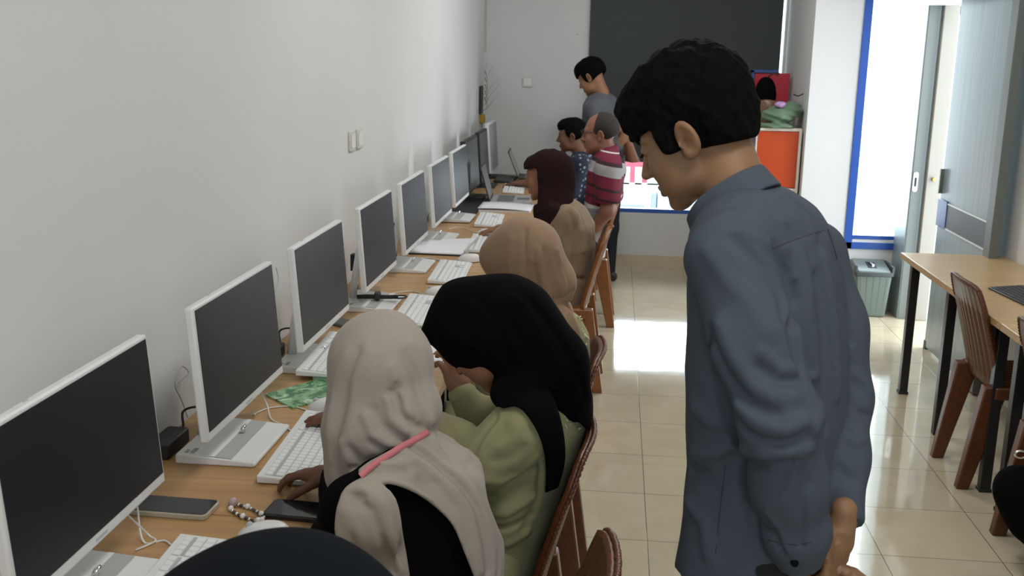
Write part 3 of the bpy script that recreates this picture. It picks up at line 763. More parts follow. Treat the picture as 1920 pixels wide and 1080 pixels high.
# screw spot left of the blind
sp = MB().cyl((-0.49, YB, 1.80), (-0.49, YB - 0.004, 1.80), 0.006, n=10).build('wall_screw', M_tray)
tag(sp, 'tiny screw hole mark on the back wall left of the blind', 'screw')
# conduit in the corner, router box with antennas
cd = MB().box(XL + 0.0, XL + 0.016, YB - 0.016, YB, 1.66, ZC).build('corner_conduit', mat('cream_conduit', (0.50, 0.50, 0.42), 0.5))
tag(cd, 'thin cream cable conduit running down the room corner', 'conduit')
rt = empty('wall_router', (XL, 4.62, 1.30), 0, 'black network box with glinting wires mounted near the room corner', 'router')
MB().box(0.0, 0.014, -0.075, 0.075, -0.105, 0.105).build('router_case', M_black, rt, bevel=0.004)
MB().box(0.0, 0.035, -0.04, 0.06, -0.175, -0.11).build('yellow_tag', mat('mustard_tag', (0.42, 0.26, 0.02), 0.5), rt, bevel=0.006)
for k in range(5):
    MB().tube(spline([(0.03, 0.0, -0.08 + 0.04 * k), (0.05, 0.03, -0.05 + 0.045 * k), (0.04, 0.06, -0.02 + 0.05 * k), (0.03, 0.03, 0.02 + 0.05 * k)], 6), 0.0035, 6).build('jumper_wire', M_sil, rt, smooth=True)
b = MB().tube(spline([(0.012, 0.05, -0.17), (0.012, 0.06, -0.27), (0.02, 0.03, -0.36), (0.012, 0.05, -0.54)], 8), 0.004, 6)
b.build('hanging_wire', M_tray, rt, smooth=True)

fw_ = empty('wall_shadow_lines', tuple(at(912, 190, Y=4.835)), 0, 'fan of slanting shadow lines on the back wall, shaped as thin grey tubes', 'shadow')
for (ax_, ay_), (bx_, by_) in (((911, 207), (937, 172)), ((911, 190), (937, 157)), ((911, 174), (936, 144)), ((909, 152), (925, 122)), ((908, 140), (914, 118))):  # each grey tube stands for a shadow line on the wall
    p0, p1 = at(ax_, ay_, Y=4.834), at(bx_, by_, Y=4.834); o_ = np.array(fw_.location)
    MB().tube([tuple(p0 - o_), tuple((p0 + p1) / 2 - o_ + np.array([0, -0.006, 0])), tuple(p1 - o_)], 0.0024, 5).build('shadow_line', M_lgrey, fw_, smooth=True)

# ------------------------------------------------------------------ orange cabinet with bags
cb = empty('storage_cabinet', (0.92, 4.12, 0), 0, 'white edged cabinet with orange door standing beside the back window', 'cabinet')
cw, cd_, ct = 0.150, 0.36, 1.195
M_cabw = mat('cream_cabinet_edge', (0.70, 0.62, 0.52), 0.5); M_or = mat('orange_laminate', (0.46, 0.050, 0.004), 0.45); M_mar = mat('maroon_laminate', (0.11, 0.02, 0.045), 0.5)
b = MB(); b.box(-cw, cw, -cd_, cd_, ct - 0.018, ct); b.box(cw - 0.018, cw, -cd_, cd_, 0, ct - 0.018)
b.box(-cw, cw - 0.018, -cd_, cd_, 0.775, 0.795); b.box(-cw, cw - 0.018, -cd_, cd_, 0.38, 0.40); b.box(-cw, cw - 0.018, -cd_, cd_, 0, 0.04); b.box(-cw + 0.012, -cw, -cd_, -cd_ + 0.014, 0.04, ct - 0.018)
b.build('carcass', M_cabw, cb, bevel=0.001)
MB().box(-cw - 0.004, -cw + 0.010, -cd_ + 0.016, cd_, 0, ct - 0.018).build('side_panel', M_mar, cb)
MB().box(-cw + 0.013, cw - 0.02, -cd_ - 0.002, -cd_ + 0.016, 0.80, ct - 0.021).build('door', M_or, cb, bevel=0.001)
MB().box(-cw + 0.013, cw - 0.02, -cd_ - 0.002, -cd_ + 0.016, 0.045, 0.375).build('door', M_or, cb, bevel=0.001)
MB().box(-cw + 0.012, cw - 0.018, cd_ - 0.02, cd_, 0.04, ct - 0.018).build('back_panel', M_black, cb)
CT = ct
fd = empty('red_file_box', (0.925, 4.50, 0), 0, 'upright red file box with a blue frame behind the bags on the cabinet', 'box')
MB().box(-0.115, 0.135, 0.012, 0.10, CT, 1.545).build('box_face', mat('red_board', (0.42, 0.012, 0.03), 0.4), fd, bevel=0.004)
MB().box(-0.135, 0.10, -0.02, 0.0, CT, CT + 0.002).box(-0.135, -0.118, 0.0, 0.09, CT, 1.565).box(-0.135, 0.05, 0.0, 0.09, 1.548, 1.567).build('blue_rim', mat('blue_board', (0.03, 0.08, 0.28), 0.4), fd, bevel=0.002)
fd.location.y = 4.36

# ------------------------------------------------------------------ waste bin
wb = empty('waste_bin', (1.545, 3.545, 0), 0, 'grey green plastic waste bin with dark rimmed lid below the tall window', 'bin')
M_bin = mat('grey_green_plastic', (0.115, 0.145, 0.127), 0.4); M_binl = mat('light_grey_green_lid', (0.19, 0.235, 0.215), 0.35); M_bind = mat('dark_grey_rim', (0.045, 0.055, 0.055), 0.4)
b = MB(); x0, x1, y0, y1 = 0.095, 0.115, 0.10, 0.115
b.hexa([(-x0, -y0, 0), (x0, -y0, 0), (x0, y0, 0), (-x0, y0, 0)], [(-x1, -y1, 0.285), (x1, -y1, 0.285), (x1, y1, 0.285), (-x1, y1, 0.285)])
b.build('bin_body', M_bin, wb, bevel=0.015, seg=4)
for k in range(5):
    xx = -0.07 + 0.035 * k
    MB().hexa([(xx - 0.002, -y0 - 0.0015, 0.02), (xx + 0.002, -y0 - 0.0015, 0.02), (xx + 0.002, -y0 + 0.01, 0.02), (xx - 0.002, -y0 + 0.01, 0.02)],
              [(xx * 1.2 - 0.002, -y1 - 0.0010, 0.27), (xx * 1.2 + 0.002, -y1 - 0.001, 0.27), (xx * 1.2 + 0.002, -y1 + 0.01, 0.27), (xx * 1.2 - 0.002, -y1 + 0.01, 0.27)]).build('rib', M_bin, wb)
b = MB(); b.rbox(-0.125, 0.125, -0.125, 0.125, 0.278, 0.305, 0.02); b.box(-0.125, -0.108, -0.12, 0.12, 0.30, 0.345); b.box(0.108, 0.125, -0.12, 0.12, 0.30, 0.345)
b.build('bin_rim', M_bind, wb, bevel=0.004)
ld = MB().hexa([(-0.106, -0.115, 0.303), (0.106, -0.115, 0.303), (0.106, 0.115, 0.303), (-0.106, 0.115, 0.303)], [(-0.104, -0.11, 0.312), (0.104, -0.11, 0.312), (0.104, 0.11, 0.352), (-0.104, 0.11, 0.352)]).build('bin_lid', M_binl, wb, bevel=0.006)
MB().hexa([(-0.03, -0.06, 0.315), (0.03, -0.06, 0.315), (0.03, 0.05, 0.335), (-0.03, 0.05, 0.335)], [(-0.028, -0.055, 0.326), (0.028, -0.055, 0.326), (0.028, 0.045, 0.344), (-0.028, 0.045, 0.344)]).build('lid_slot', M_black, ld, bevel=0.003)
MB().box(-0.006, 0.012, -0.05, 0.03, 0.325, 0.345).build('lid_handle', M_chrome, ld, bevel=0.003)

# ------------------------------------------------------------------ moulded plastic chairs
def make_chair(name, m, rounded=False):
    """faces -X, back toward +X; rear feet at x = 0.24"""
    t = empty(name, (0, 0, 0))
    # seat
    b = MB()
    b.grid(lambda u, v: (-0.235 + 0.40 * u, (-0.20 + 0.40 * v) * (1.06 - 0.12 * u), 0.44 - 0.012 * u - 0.008 * math.sin(PI * u) + 0.0022 * math.cos(2 * PI * v * 11) - 0.025 * max(0, 0.12 - u) * 8), 14, 88)
    b.build('seat', m, t, smooth=True, solid=0.012)
    b = MB()
    for sy in (-1, 1): b.box(-0.22, 0.17, sy * 0.200 - 0.008, sy * 0.200 + 0.008, 0.385, 0.432)
    b.box(-0.228, -0.212, -0.205, 0.205, 0.385, 0.425)
    b.build('seat_apron', m, t, bevel=0.004)
    # backrest: lower edge x=.165 z=.40, top x=.285 z=.80, gently curved in plan
    def bk(u, v):
        s = 2 * v - 1
        hw = 0.188 - 0.012 * u + (0.0 if not rounded else 0.0)
        z = 0.405 + 0.415 * u
        if u > 0.8:
            k = (u - 0.8) / 0.2; hw *= math.sqrt(max(0.0, 1 - 0.93 * k * k)) if rounded else (1 - 0.11 * k * k)
        if not rounded: z -= 0.018 * u * abs(s) ** 5
        rib = 0.0030 * math.cos(s * PI * 9) * (1 if 0.10 < u < 0.78 else 0.15)
        x = 0.165 + 0.115 * u ** 1.15 - 0.022 * s * s + rib
        return (x, s * hw, z)
    MB().grid(bk, 28, 80).build('backrest', m, t, smooth=True, solid=0.016)
    # beaded border along the back edge
    b = MB(); pts = []
    for k in range(26): pts.append(bk(k / 25, 0.0))
    for k in range(1, 25): pts.append(bk(1.0, k / 24.0))
    for k in range(25, -1, -1): pts.append(bk(k / 25, 1.0))
    sp = spline(pts, 4)
    b.tube([(p[0] + 0.008, p[1], p[2]) for p in sp], [0.0066 if k % 3 else 0.0042 for k in range(len(sp))], 7)
    b.build('beaded_border', m, t, smooth=True)
    # legs
    for sy in (-1, 1):
        y = sy * 0.165
        lg = MB().hexa([(0.218, y - 0.020, 0), (0.266, y - 0.020, 0), (0.266, y + 0.020, 0), (0.218, y + 0.020, 0)],
                       [(0.115, y * 1.02 - 0.026, 0.43), (0.205, y * 1.02 - 0.026, 0.43), (0.205, y * 1.02 + 0.026, 0.43), (0.115, y * 1.02 + 0.026, 0.43)])
        lg.build('leg', m, t, bevel=0.005)
        y = sy * 0.185
        MB().hexa([(-0.265, y - 0.015, 0), (-0.230, y - 0.015, 0), (-0.230, y + 0.015, 0), (-0.265, y + 0.015, 0)],
                  [(-0.232, y - 0.022, 0.425), (-0.160, y - 0.022, 0.425), (-0.160, y + 0.022, 0.425), (-0.232, y + 0.022, 0.425)]).build('leg', m, t, bevel=0.005)
    return t
CH = make_chair('plastic_chair', M_chair)
CH2 = make_chair('plastic_chair', M_chairl, True)
cg = 'brown moulded plastic chairs'
chs = [(CH, -0.42, -1.76, 0, 'brown woven-pattern chair whose pointed back tip shows at the bottom edge of the view'),
       (CH, -0.475, -1.13, 0, 'brown plastic chair carrying the woman in the black headscarf'),
       (CH, -0.46, -0.42, 0, 'brown plastic chair carrying the woman in the tan headscarf'),
       (CH2, -0.45, 1.78, 0, 'tan brown rounded chair carrying the woman in the dark brown headscarf'),
       (CH2, -0.395, 3.07, 0, 'tan brown tall chair carrying the man in the striped polo shirt'),
       (CH2, -0.52, 3.78, 0, 'tan brown chair carrying the boy at the far end'),
       (CH, 1.50, 0.80, PI, 'brown ribbed chair tucked under the light oak desk, seen in full'),
       (CH, 1.50, 0.06, PI, 'brown ribbed chair at the right edge of the view, behind the dark bag')]
used = set()
for src, x, y, r, lb in chs:
    o = src if id(src) not in used else copy_tree(src)
    used.add(id(src))
    o.location = (x, y, 0); o.rotation_euler = (0, 0, r)
    tag(o, lb, 'chair', cg)
# ------------------------------------------------------------------ signed-distance modelling for bodies and cloth
F32 = np.float32
def V(*a): return np.array(a, dtype=F32)
def smin(a, b, k):
    h = np.clip(0.5 + 0.5 * (b - a) / k, 0, 1)
    return b * (1 - h) + a * h - k * h * (1 - h)
def smax(a, b, k): return -smin(-a, -b, k)
def cap(P, a, b, ra, rb=None):
    rb = ra if rb is None else rb
    a = np.asarray(a, F32); b = np.asarray(b, F32); ab = b - a; pa = P - a
    t = np.clip(pa @ ab / max(float(ab @ ab), 1e-12), 0, 1)
    d = pa - t[:, None] * ab
    return np.sqrt(np.einsum('ij,ij->i', d, d)) - (ra + (rb - ra) * t)
def chain(P, pts, rs, k=0.01):
    f = None
    for i in range(len(pts) - 1):
        g = cap(P, pts[i], pts[i + 1], rs[i], rs[i + 1])
        f = g if f is None else smin(f, g, k)
    return f
def ell(P, c, r, R=None):
    q = P - np.asarray(c, F32)
    if R is not None: q = q @ np.asarray(R, F32)
    r = np.asarray(r, F32)
    k0 = np.linalg.norm(q / r, axis=1); k1 = np.linalg.norm(q / (r * r), axis=1)
    return k0 * (k0 - 1) / np.maximum(k1, 1e-6)
def loft(P, zs, cx, cy, a, b, ang, n=2.0, top=0.03):
    """elliptic sections stacked in z; u runs along the width direction ang"""
    z = P[:, 2]
    X = P[:, 0] - np.interp(z, zs, cx); Y = P[:, 1] - np.interp(z, zs, cy)
    c, s = math.cos(ang), math.sin(ang)
    u = X * c + Y * s; v = -X * s + Y * c
    A = np.interp(z, zs, a); B = np.interp(z, zs, b)
    q = (np.abs(u / A) ** n + np.abs(v / B) ** n) ** (1.0 / n)
    d = (q - 1) * np.minimum(A, B)
    e = np.maximum(zs[0] - z, z - zs[-1])
    return smax(d, e, top)
def plane(P, p, nrm):
    nrm = np.asarray(nrm, F32); nrm = nrm / np.linalg.norm(nrm)
    return (P - np.asarray(p, F32)) @ nrm
def frame(fwd, up):
    """columns: right, forward, up"""
    f = np.asarray(fwd, float); f = f / np.linalg.norm(f)
    u = np.asarray(up, float); u = u - f * (u @ f); u = u / np.linalg.norm(u)
    return np.array([np.cross(f, u), f, u]).T
def loc(P, c, R): return (P - np.asarray(c, F32)) @ np.asarray(R, F32)
def wob(P, s, seed=0):
    a = seed * 1.7
    x, y, z = P[:, 0] * s, P[:, 1] * s, P[:, 2] * s
    return (np.sin(x * 1.3 + 2.1 * np.sin(y * 0.9 + a) + a) * np.cos(z * 1.1 + 1.7 * np.sin(x * 0.7 + 1 + a)) + 0.5 * np.sin(y * 2.3 + z * 1.9 + a * 2) * np.cos(x * 2.1 - z * 1.3)) / 1.5
def segdist(P, pts):
    d = None
    for i in range(len(pts) - 1):
        g = cap(P, pts[i], pts[i + 1], 0.0)
        d = g if d is None else np.minimum(d, g)
    return d
def stroke(f, P, strokes):
    """strokes: (points3d, radius, amplitude>0 ridge / <0 valley)"""
    for pts, r, amp in strokes:
        d = segdist(P, pts)
        f = f - amp * np.exp(-(d / r) ** 2)
    return f
def hit(fn, px, py, s0=0.5, s1=9.0):
    d = ray(px, py); d = d / np.linalg.norm(d); s = s0
    for _ in range(160):
        v = float(fn((CPOS + s * d)[None].astype(F32))[0])
        if v < 0.0008: return CPOS + s * d
        s += max(v * 0.6, 0.001)
        if s > s1: return None
    return None
def strokes_px(fn, items, s0=0.5, s1=9.0):
    out = []
    for pts, r, amp in items:
        q = [hit(fn, x, y, s0, s1) for x, y in pts]
        q = [p for p in q if p is not None]
        if len(q) > 1: out.append(([p.astype(F32) for p in q], r, amp))
    return out

def mesh_sdf(fn, lo, hi, h):
    B = 8
    lo = np.array(lo, float); hi = np.array(hi, float)
    nb = np.ceil((hi - lo) / (h * B)).astype(int) + 1
    n = nb * B
    G = np.empty(tuple(n), F32)
    bi = np.stack(np.meshgrid(*[np.arange(k) for k in nb], indexing='ij'), -1).reshape(-1, 3)
    cen = (lo + (bi * B + (B - 1) / 2) * h).astype(F32)
    cv = fn(cen)
    rad = B * h * 0.87 * 1.6 + 0.012
    o = np.stack(np.meshgrid(*[np.arange(B)] * 3, indexing='ij'), -1).reshape(-1, 3)
    Gb = G.reshape(nb[0], B, nb[1], B, nb[2], B).transpose(0, 2, 4, 1, 3, 5)
    far = np.where(cv > 0, 1.0, -1.0).astype(F32)
    Gb[...] = far.reshape(tuple(nb))[:, :, :, None, None, None]
    act = np.nonzero(np.abs(cv) < rad)[0]
    step = 600
    for k in range(0, len(act), step):
        sel = act[k:k + step]
        p = (lo + ((bi[sel] * B)[:, None, :] + o[None]) * h).reshape(-1, 3).astype(F32)
        v = fn(p).reshape(len(sel), B, B, B)
        Gb[bi[sel, 0], bi[sel, 1], bi[sel, 2]] = v
    S = G < 0
    c = [S[i:n[0] - 1 + i, j:n[1] - 1 + j, k:n[2] - 1 + k] for i in (0, 1) for j in (0, 1) for k in (0, 1)]
    s = np.zeros(c[0].shape, np.int8)
    for q in c: s += q
    cells = np.argwhere((s > 0) & (s < 8))
    idx = -np.ones(c[0].shape, np.int32)
    idx[cells[:, 0], cells[:, 1], cells[:, 2]] = np.arange(len(cells))
    off = np.array([(i, j, k) for i in (0, 1) for j in (0, 1) for k in (0, 1)])
    vals = np.stack([G[cells[:, 0] + a, cells[:, 1] + b_, cells[:, 2] + c_] for a, b_, c_ in off], 1)
    acc = np.zeros((len(cells), 3)); cnt = np.zeros(len(cells))
    for a in range(8):
        for b_ in range(a + 1, 8):
            if np.abs(off[a] - off[b_]).sum() != 1: continue
            va, vb = vals[:, a], vals[:, b_]
            m = (va < 0) != (vb < 0)
            t = np.where(m, va / np.where(m, va - vb, 1), 0)
            acc += np.where(m[:, None], off[a] + t[:, None] * (off[b_] - off[a]), 0); cnt += m
    verts = lo + (cells + acc / cnt[:, None]) * h
    quads = []
    for ax in range(3):
        sl0 = [slice(1, -1)] * 3; sl1 = [slice(1, -1)] * 3
        sl0[ax] = slice(0, n[ax] - 1); sl1[ax] = slice(1, n[ax])
        A = S[tuple(sl0)]; Bm = S[tuple(sl1)]
        e = np.argwhere(A != Bm)
        off0 = np.array([1, 1, 1]); off0[ax] = 0
        g = e + off0
        flip = A[e[:, 0], e[:, 1], e[:, 2]]
        u, w = [k for k in range(3) if k != ax]
        def cell(du, dw):
            q = g.copy(); q[:, u] += du; q[:, w] += dw
            return idx[q[:, 0], q[:, 1], q[:, 2]]
        Q = np.stack([cell(-1, -1), cell(0, -1), cell(0, 0), cell(-1, 0)], 1)
        if ax == 1: flip = ~flip
        Q[~flip] = Q[~flip][:, ::-1]
        quads.append(Q)
    Q = np.concatenate(quads); Q = Q[(Q >= 0).all(1)]
    return verts, Q

def world_of(o):
    return (world_of(o.parent) @ o.matrix_parent_inverse @ o.matrix_basis) if o.parent else o.matrix_basis.copy()
def attach(o, parent):
    o.parent = parent; o.matrix_parent_inverse = world_of(parent).inverted(); return o

def sdf_obj(name, fn, lo, hi, h, m, parent=None, smooth_it=0):
    v, q = mesh_sdf(fn, lo, hi, h)
    me = bpy.data.meshes.new(name)
    me.vertices.add(len(v)); me.vertices.foreach_set('co', v.astype(F32).ravel())
    me.loops.add(q.size); me.loops.foreach_set('vertex_index', q.astype(np.int32).ravel())
    me.polygons.add(len(q)); me.polygons.foreach_set('loop_start', np.arange(0, q.size, 4, dtype=np.int32))
    try: me.polygons.foreach_set('loop_total', np.full(len(q), 4, np.int32))
    except Exception: pass
    me.polygons.foreach_set('use_smooth', np.ones(len(q), bool))
    me.update(calc_edges=True); me.validate()
    me.materials.append(m)
    o = bpy.data.objects.new(name, me); COL.objects.link(o)
    if parent is not None:
        o.parent = parent
        o.matrix_parent_inverse = world_of(parent).inverted()
    if smooth_it:
        md = o.modifiers.new('smooth', 'SMOOTH'); md.factor = 0.5; md.iterations = smooth_it
    return o

# ---------------------------------------------------------------- anatomy
def head_sdf(p, ears=True, lids=True):
    """p local: x right, y forward, z up, origin between the ear canals"""
    q = p.copy(); q[:, 0] = np.abs(q[:, 0])          # symmetric
    f = ell(q, (0, -0.012, 0.043), (0.073, 0.094, 0.080))
    f = smin(f, ell(q, (0, 0.035, -0.018), (0.060, 0.058, 0.080)), 0.03)
    f = smin(f, ell(q, (0.028, 0.030, -0.062), (0.032, 0.048, 0.030)), 0.03)
    f = smin(f, ell(q, (0, 0.074, -0.092), (0.022, 0.019, 0.017)), 0.022)
    f = smin(f, ell(q, (0.040, 0.062, -0.020), (0.020, 0.020, 0.022)), 0.022)       # cheek bone
    f = smin(f, cap(q, (0.008, 0.083, 0.036), (0.045, 0.070, 0.036), 0.009, 0.006), 0.014)   # brow
    f = smax(f, -ell(q, (0.031, 0.096, 0.018), (0.018, 0.014, 0.012)), 0.012)   # socket
    f = smin(f, ell(q, (0.031, 0.078, 0.018), (0.014, 0.0125, 0.0115)), 0.004)  # eyeball with lid
    f = smax(f, -cap(q, (0.020, 0.093, 0.0145), (0.043, 0.087, 0.0150), 0.0016), 0.002)       # lid line
    f = smin(f, cap(q, (0, 0.086, 0.026), (0, 0.110, -0.018), 0.006, 0.0100), 0.012)          # nose
    f = smin(f, ell(q, (0.011, 0.097, -0.022), (0.0085, 0.010, 0.0075)), 0.006)
    f = smax(f, -ell(q, (0.007, 0.103, -0.0305), (0.0035, 0.005, 0.003)), 0.003)
    f = smin(f, cap(q, (0, 0.0955, -0.052), (0.020, 0.084, -0.0555), 0.0068, 0.003), 0.006)   # lips
    f = smin(f, cap(q, (0, 0.0935, -0.0645), (0.018, 0.083, -0.0605), 0.0078, 0.003), 0.006)
    f = smax(f, -cap(q, (0, 0.104, -0.0582), (0.022, 0.090, -0.0575), 0.0018), 0.003)
    if ears:
        Rr = frame((0.30, -0.95, -0.10), (0.18, 0.22, 0.96))
        e = ell(q, (0.079, -0.010, 0.0), (0.0085, 0.021, 0.034), Rr)
        e = smin(e, ell(q, (0.074, -0.002, -0.024), (0.008, 0.010, 0.012)), 0.01)
        e = smax(e, -ell(q, (0.091, -0.008, 0.002), (0.0085, 0.0145, 0.025), Rr), 0.003)
        e = smin(e, cap(q, (0.083, -0.014, 0.020), (0.082, -0.018, -0.006), 0.0030), 0.004)
        e = smin(e, ell(q, (0.081, 0.005, -0.004), (0.004, 0.004, 0.006)), 0.004)
        e = smax(e, -ell(q, (0.082, -0.003, -0.005), (0.006, 0.006, 0.008)), 0.003)
        f = smin(f, e, 0.006)
    return f
def short_hair(p, vol=0.018, low=-0.02, front=0.062, seed=0, amp=0.004, side=0.0, clump=60):
    q = p.copy(); q[:, 0] = np.abs(q[:, 0])
    f = ell(q, (0, -0.012, 0.046), (0.073 + vol * 0.75, 0.094 + vol, 0.080 + vol * 1.1))
    f = smin(f, ell(q, (0, 0.045, 0.088), (0.060, 0.052, 0.034 + vol * 0.5)), 0.03)
    f = smin(f, ell(q, (0, -0.065, 0.0), (0.060, 0.040, 0.055)), 0.03)
    w = wob(p, clump, seed) * amp + wob(p, clump * 2.3, seed + 3) * amp * 0.5
    f = f + w
    # face cut: forward of a line falling from the hairline to the sideburn
    cut = smin(plane(p, (0, front, 0.060), (0, -1, -0.22)), plane(p, (0, 0.012, low), (0, -0.9, 0.45)) , 0.006)
    cut = smax(plane(p, (0, front, 0.072), (0, -0.25, -1)) * -1, -1, 0.001) if False else cut
    face = smax(-plane(p, (0, 0.036 - side, 0.0), (0, -1, 0.0)), -plane(p, (0, 0, front), (0, 0.25, 1)) * 1.0, 0.010)   # >0 outside face box
    face = smax(plane(p, (0, 0.036 - side, 0.0), (0, -1, 0.10)), plane(p, (0, 0.06, front), (0, 0.22, 1)), 0.012)       # negative inside the bare-face region
    f = smax(f, -face, 0.008)
    ear = ell(q, (0.082, -0.006, -0.006), (0.020, 0.022, 0.038))
    f = smax(f, -ear, 0.006)
    under = smax(plane(p, (0, -0.02, low), (0, 0.35, 1)) * -1.0, -9.0, 0.001)   # cut below the nape line
    f = smax(f, under, 0.010)
    return f
FL = (0.070, 0.079, 0.073, 0.057)
def hand_sdf(p, side=1, curl=(0.5, 0.5, 0.5, 0.5), spread=0.10, thumb=(0.6, 0.35), s=1.0):
    """p local to the wrist: x toward the thumb side, y along the fingers, z out of the back of the hand"""
    q = p / s
    if side < 0: q = q * np.array([-1, 1, 1], F32)
    f = ell(q, (0.0, 0.048, 0.0), (0.039, 0.054, 0.0150))
    f = smin(f, cap(q, (0.0, -0.03, 0.0), (0.0, 0.03, 0.0), 0.022, 0.024) , 0.02)
    f = smin(f, ell(q, (0.024, 0.030, -0.008), (0.016, 0.030, 0.013)), 0.012)
    bx = (0.030, 0.0105, -0.010, -0.0285); by = (0.084, 0.090, 0.086, 0.076)
    for i in range(4):
        a = (1.4 - i) * spread; c = curl[i]; L = FL[i]
        pt = np.array([bx[i], by[i], 0.0]); ang = 0.0
        base = np.array([bx[i] * 0.75, by[i] - 0.030, 0.002]); pts = [base, pt]
        for frac, kc in ((0.46, 0.75), (0.30, 1.1), (0.24, 0.8)):
            ang += c * kc
            dr = np.array([math.sin(a) * math.cos(ang), math.cos(a) * math.cos(ang), -math.sin(ang)])
            pt = pt + dr * L * frac * 1.0; pts.append(pt)
        r = (0.0095, 0.0092, 0.0083, 0.0078, 0.0066) if i < 3 else (0.0082, 0.0080, 0.0072, 0.0066, 0.0057)
        g = chain(q, pts, r, 0.003)
        f = smin(f, g, 0.006)
    t0 = np.array([0.020, 0.015, -0.006]); a, c = thumb
    d1 = np.array([math.sin(a), math.cos(a), -c]); d1 /= np.linalg.norm(d1)
    t1 = t0 + d1 * 0.042; d2 = np.array([math.sin(a * 0.6), math.cos(a * 0.6), -c * 1.5]); d2 /= np.linalg.norm(d2)
    t2 = t1 + d2 * 0.032; d3 = np.array([math.sin(a * 0.35), math.cos(a * 0.35), -c * 2.0]); d3 /= np.linalg.norm(d3)
    t3 = t2 + d3 * 0.023
    f = smin(f, chain(q, [t0, t1, t2, t3], (0.014, 0.0112, 0.0102, 0.0080), 0.004), 0.006)
    return f * s
M_skin = mat('warm_brown_skin', (0.255, 0.136, 0.070), 0.55, spec=0.4, noise=0.06, nscale=18, bump=0.06, bscale=260)
M_skin2 = mat('medium_brown_skin', (0.29, 0.135, 0.075), 0.50, spec=0.4, noise=0.06, nscale=18)
M_skin3 = mat('dark_brown_skin', (0.17, 0.075, 0.042), 0.50, spec=0.4, noise=0.06, nscale=18)
M_hair = mat('black_hair', (0.0022, 0.0022, 0.0024), 0.85, spec=0.08, bump=1.0, bscale=170, stretch=(1, 1, 0.35))
def person(label, loc3=(0, 0, 0)):
    t = empty('person', loc3, 0, label, 'person'); return t
# ------------------------------------------------------------------ the standing man in the foreground
M_shirt = mat('slate_blue_grey_cotton', (0.070, 0.085, 0.108), 0.9, spec=0.12, noise=0.05, nscale=300, weave=0.25, wscale=1200)
M_trous = mat('black_trousers', (0.006, 0.006, 0.007), 0.8)
M_btn = mat('black_button', (0.002, 0.002, 0.0025), 0.8, spec=0.1)
MAN = person('person standing in a slate blue-grey shirt, hands clasped behind the back, looking down', (0.12, -1.64, 0))
ANG = math.radians(33)
Fm = np.array([-math.cos(ANG), math.sin(ANG), 0]); Lm = np.array([-math.sin(ANG), -math.cos(ANG), 0]); Bm_ = -Fm
mw_ang = math.atan2(Lm[1], Lm[0])
ear_px = at(1289, 266, Y=-1.66)
hd = math.radians(22); pt_ = math.radians(29)
hf = np.array([-math.cos(hd) * math.cos(pt_), math.sin(hd) * math.cos(pt_), -math.sin(pt_)])
hu = np.array([-math.cos(hd) * math.sin(pt_), math.sin(hd) * math.sin(pt_), math.cos(pt_)])
HR = frame(hf, hu)
HC = ear_px - HR @ np.array([-0.080, -0.008, -0.004])
NB = at(1384, 388, Y=-1.64)
def m_at(px, py, Y): return at(px, py, Y=Y)
SL, EL, WL = m_at(1362, 482, -1.79), m_at(1462, 790, -1.89), m_at(1498, 1045, -1.83)
SR, ER, WR = m_at(1522, 478, -1.53), m_at(1570, 745, -1.60), m_at(1574, 972, -1.75)
HLw = m_at(1508, 1056, -1.78); HRw = m_at(1578, 985, -1.815)
# torso sections: z, photograph columns of the front and back silhouettes
lv = [(1180, 1262, 1560), (1062, 1262, 1590), (950, 1282, 1600), (860, 1292, 1600), (780, 1288, 1603), (680, 1284, 1600), (590, 1290, 1594), (520, 1292, 1585), (470, 1296, 1572), (430, 1312, 1553), (395, 1345, 1528), (368, 1385, 1495)]
tz, tcx, tcy, ta, tb = [], [], [], [], []
for py, l, r in lv:
    Pl, Pr = at(l, py, Y=-1.66), at(r, py, Y=-1.66)
    half = (Pr[0] - Pl[0]) / 2
    sc_ = half / 0.1345
    tz.append((Pl[2] + Pr[2]) / 2); tcx.append((Pl[0] + Pr[0]) / 2); tcy.append(-1.66); ta.append(0.170 * sc_); tb.append(0.115 * sc_)
def man_torso(P): return loft(P, tz, tcx, tcy, ta, tb, mw_ang, 2.3, 0.05)
def bez(a, b, k): return a + (b - a) * k
def man_shirt0(P):
    f = man_torso(P)
    sh = chain(P, [NB + (0.03, 0, -0.030), bez(NB, SL, 0.55) + (0.012, 0, 0.0), SL], (0.060, 0.062, 0.062), 0.03)
    f = smin(f, sh, 0.04)
    f = smin(f, chain(P, [NB + (0.03, 0, -0.030), bez(NB, SR, 0.55) + (0, 0, 0.0), SR], (0.060, 0.060, 0.056), 0.03), 0.04)
    aL = chain(P, [SL + (0.005, 0, 0.0), bez(SL, EL, 0.5), EL, bez(EL, WL, 0.45), bez(EL, WL, 0.8), WL], (0.066, 0.064, 0.058, 0.056, 0.050, 0.036), 0.025)
    aR = chain(P, [SR, bez(SR, ER, 0.5) + (0.01, 0, 0), ER, bez(ER, WR, 0.5), WR + (0.004, 0, 0.0)], (0.062, 0.060, 0.056, 0.050, 0.037), 0.025)
    f = smin(f, aL, 0.014)
    f = smin(f, aR, 0.014)
    return f
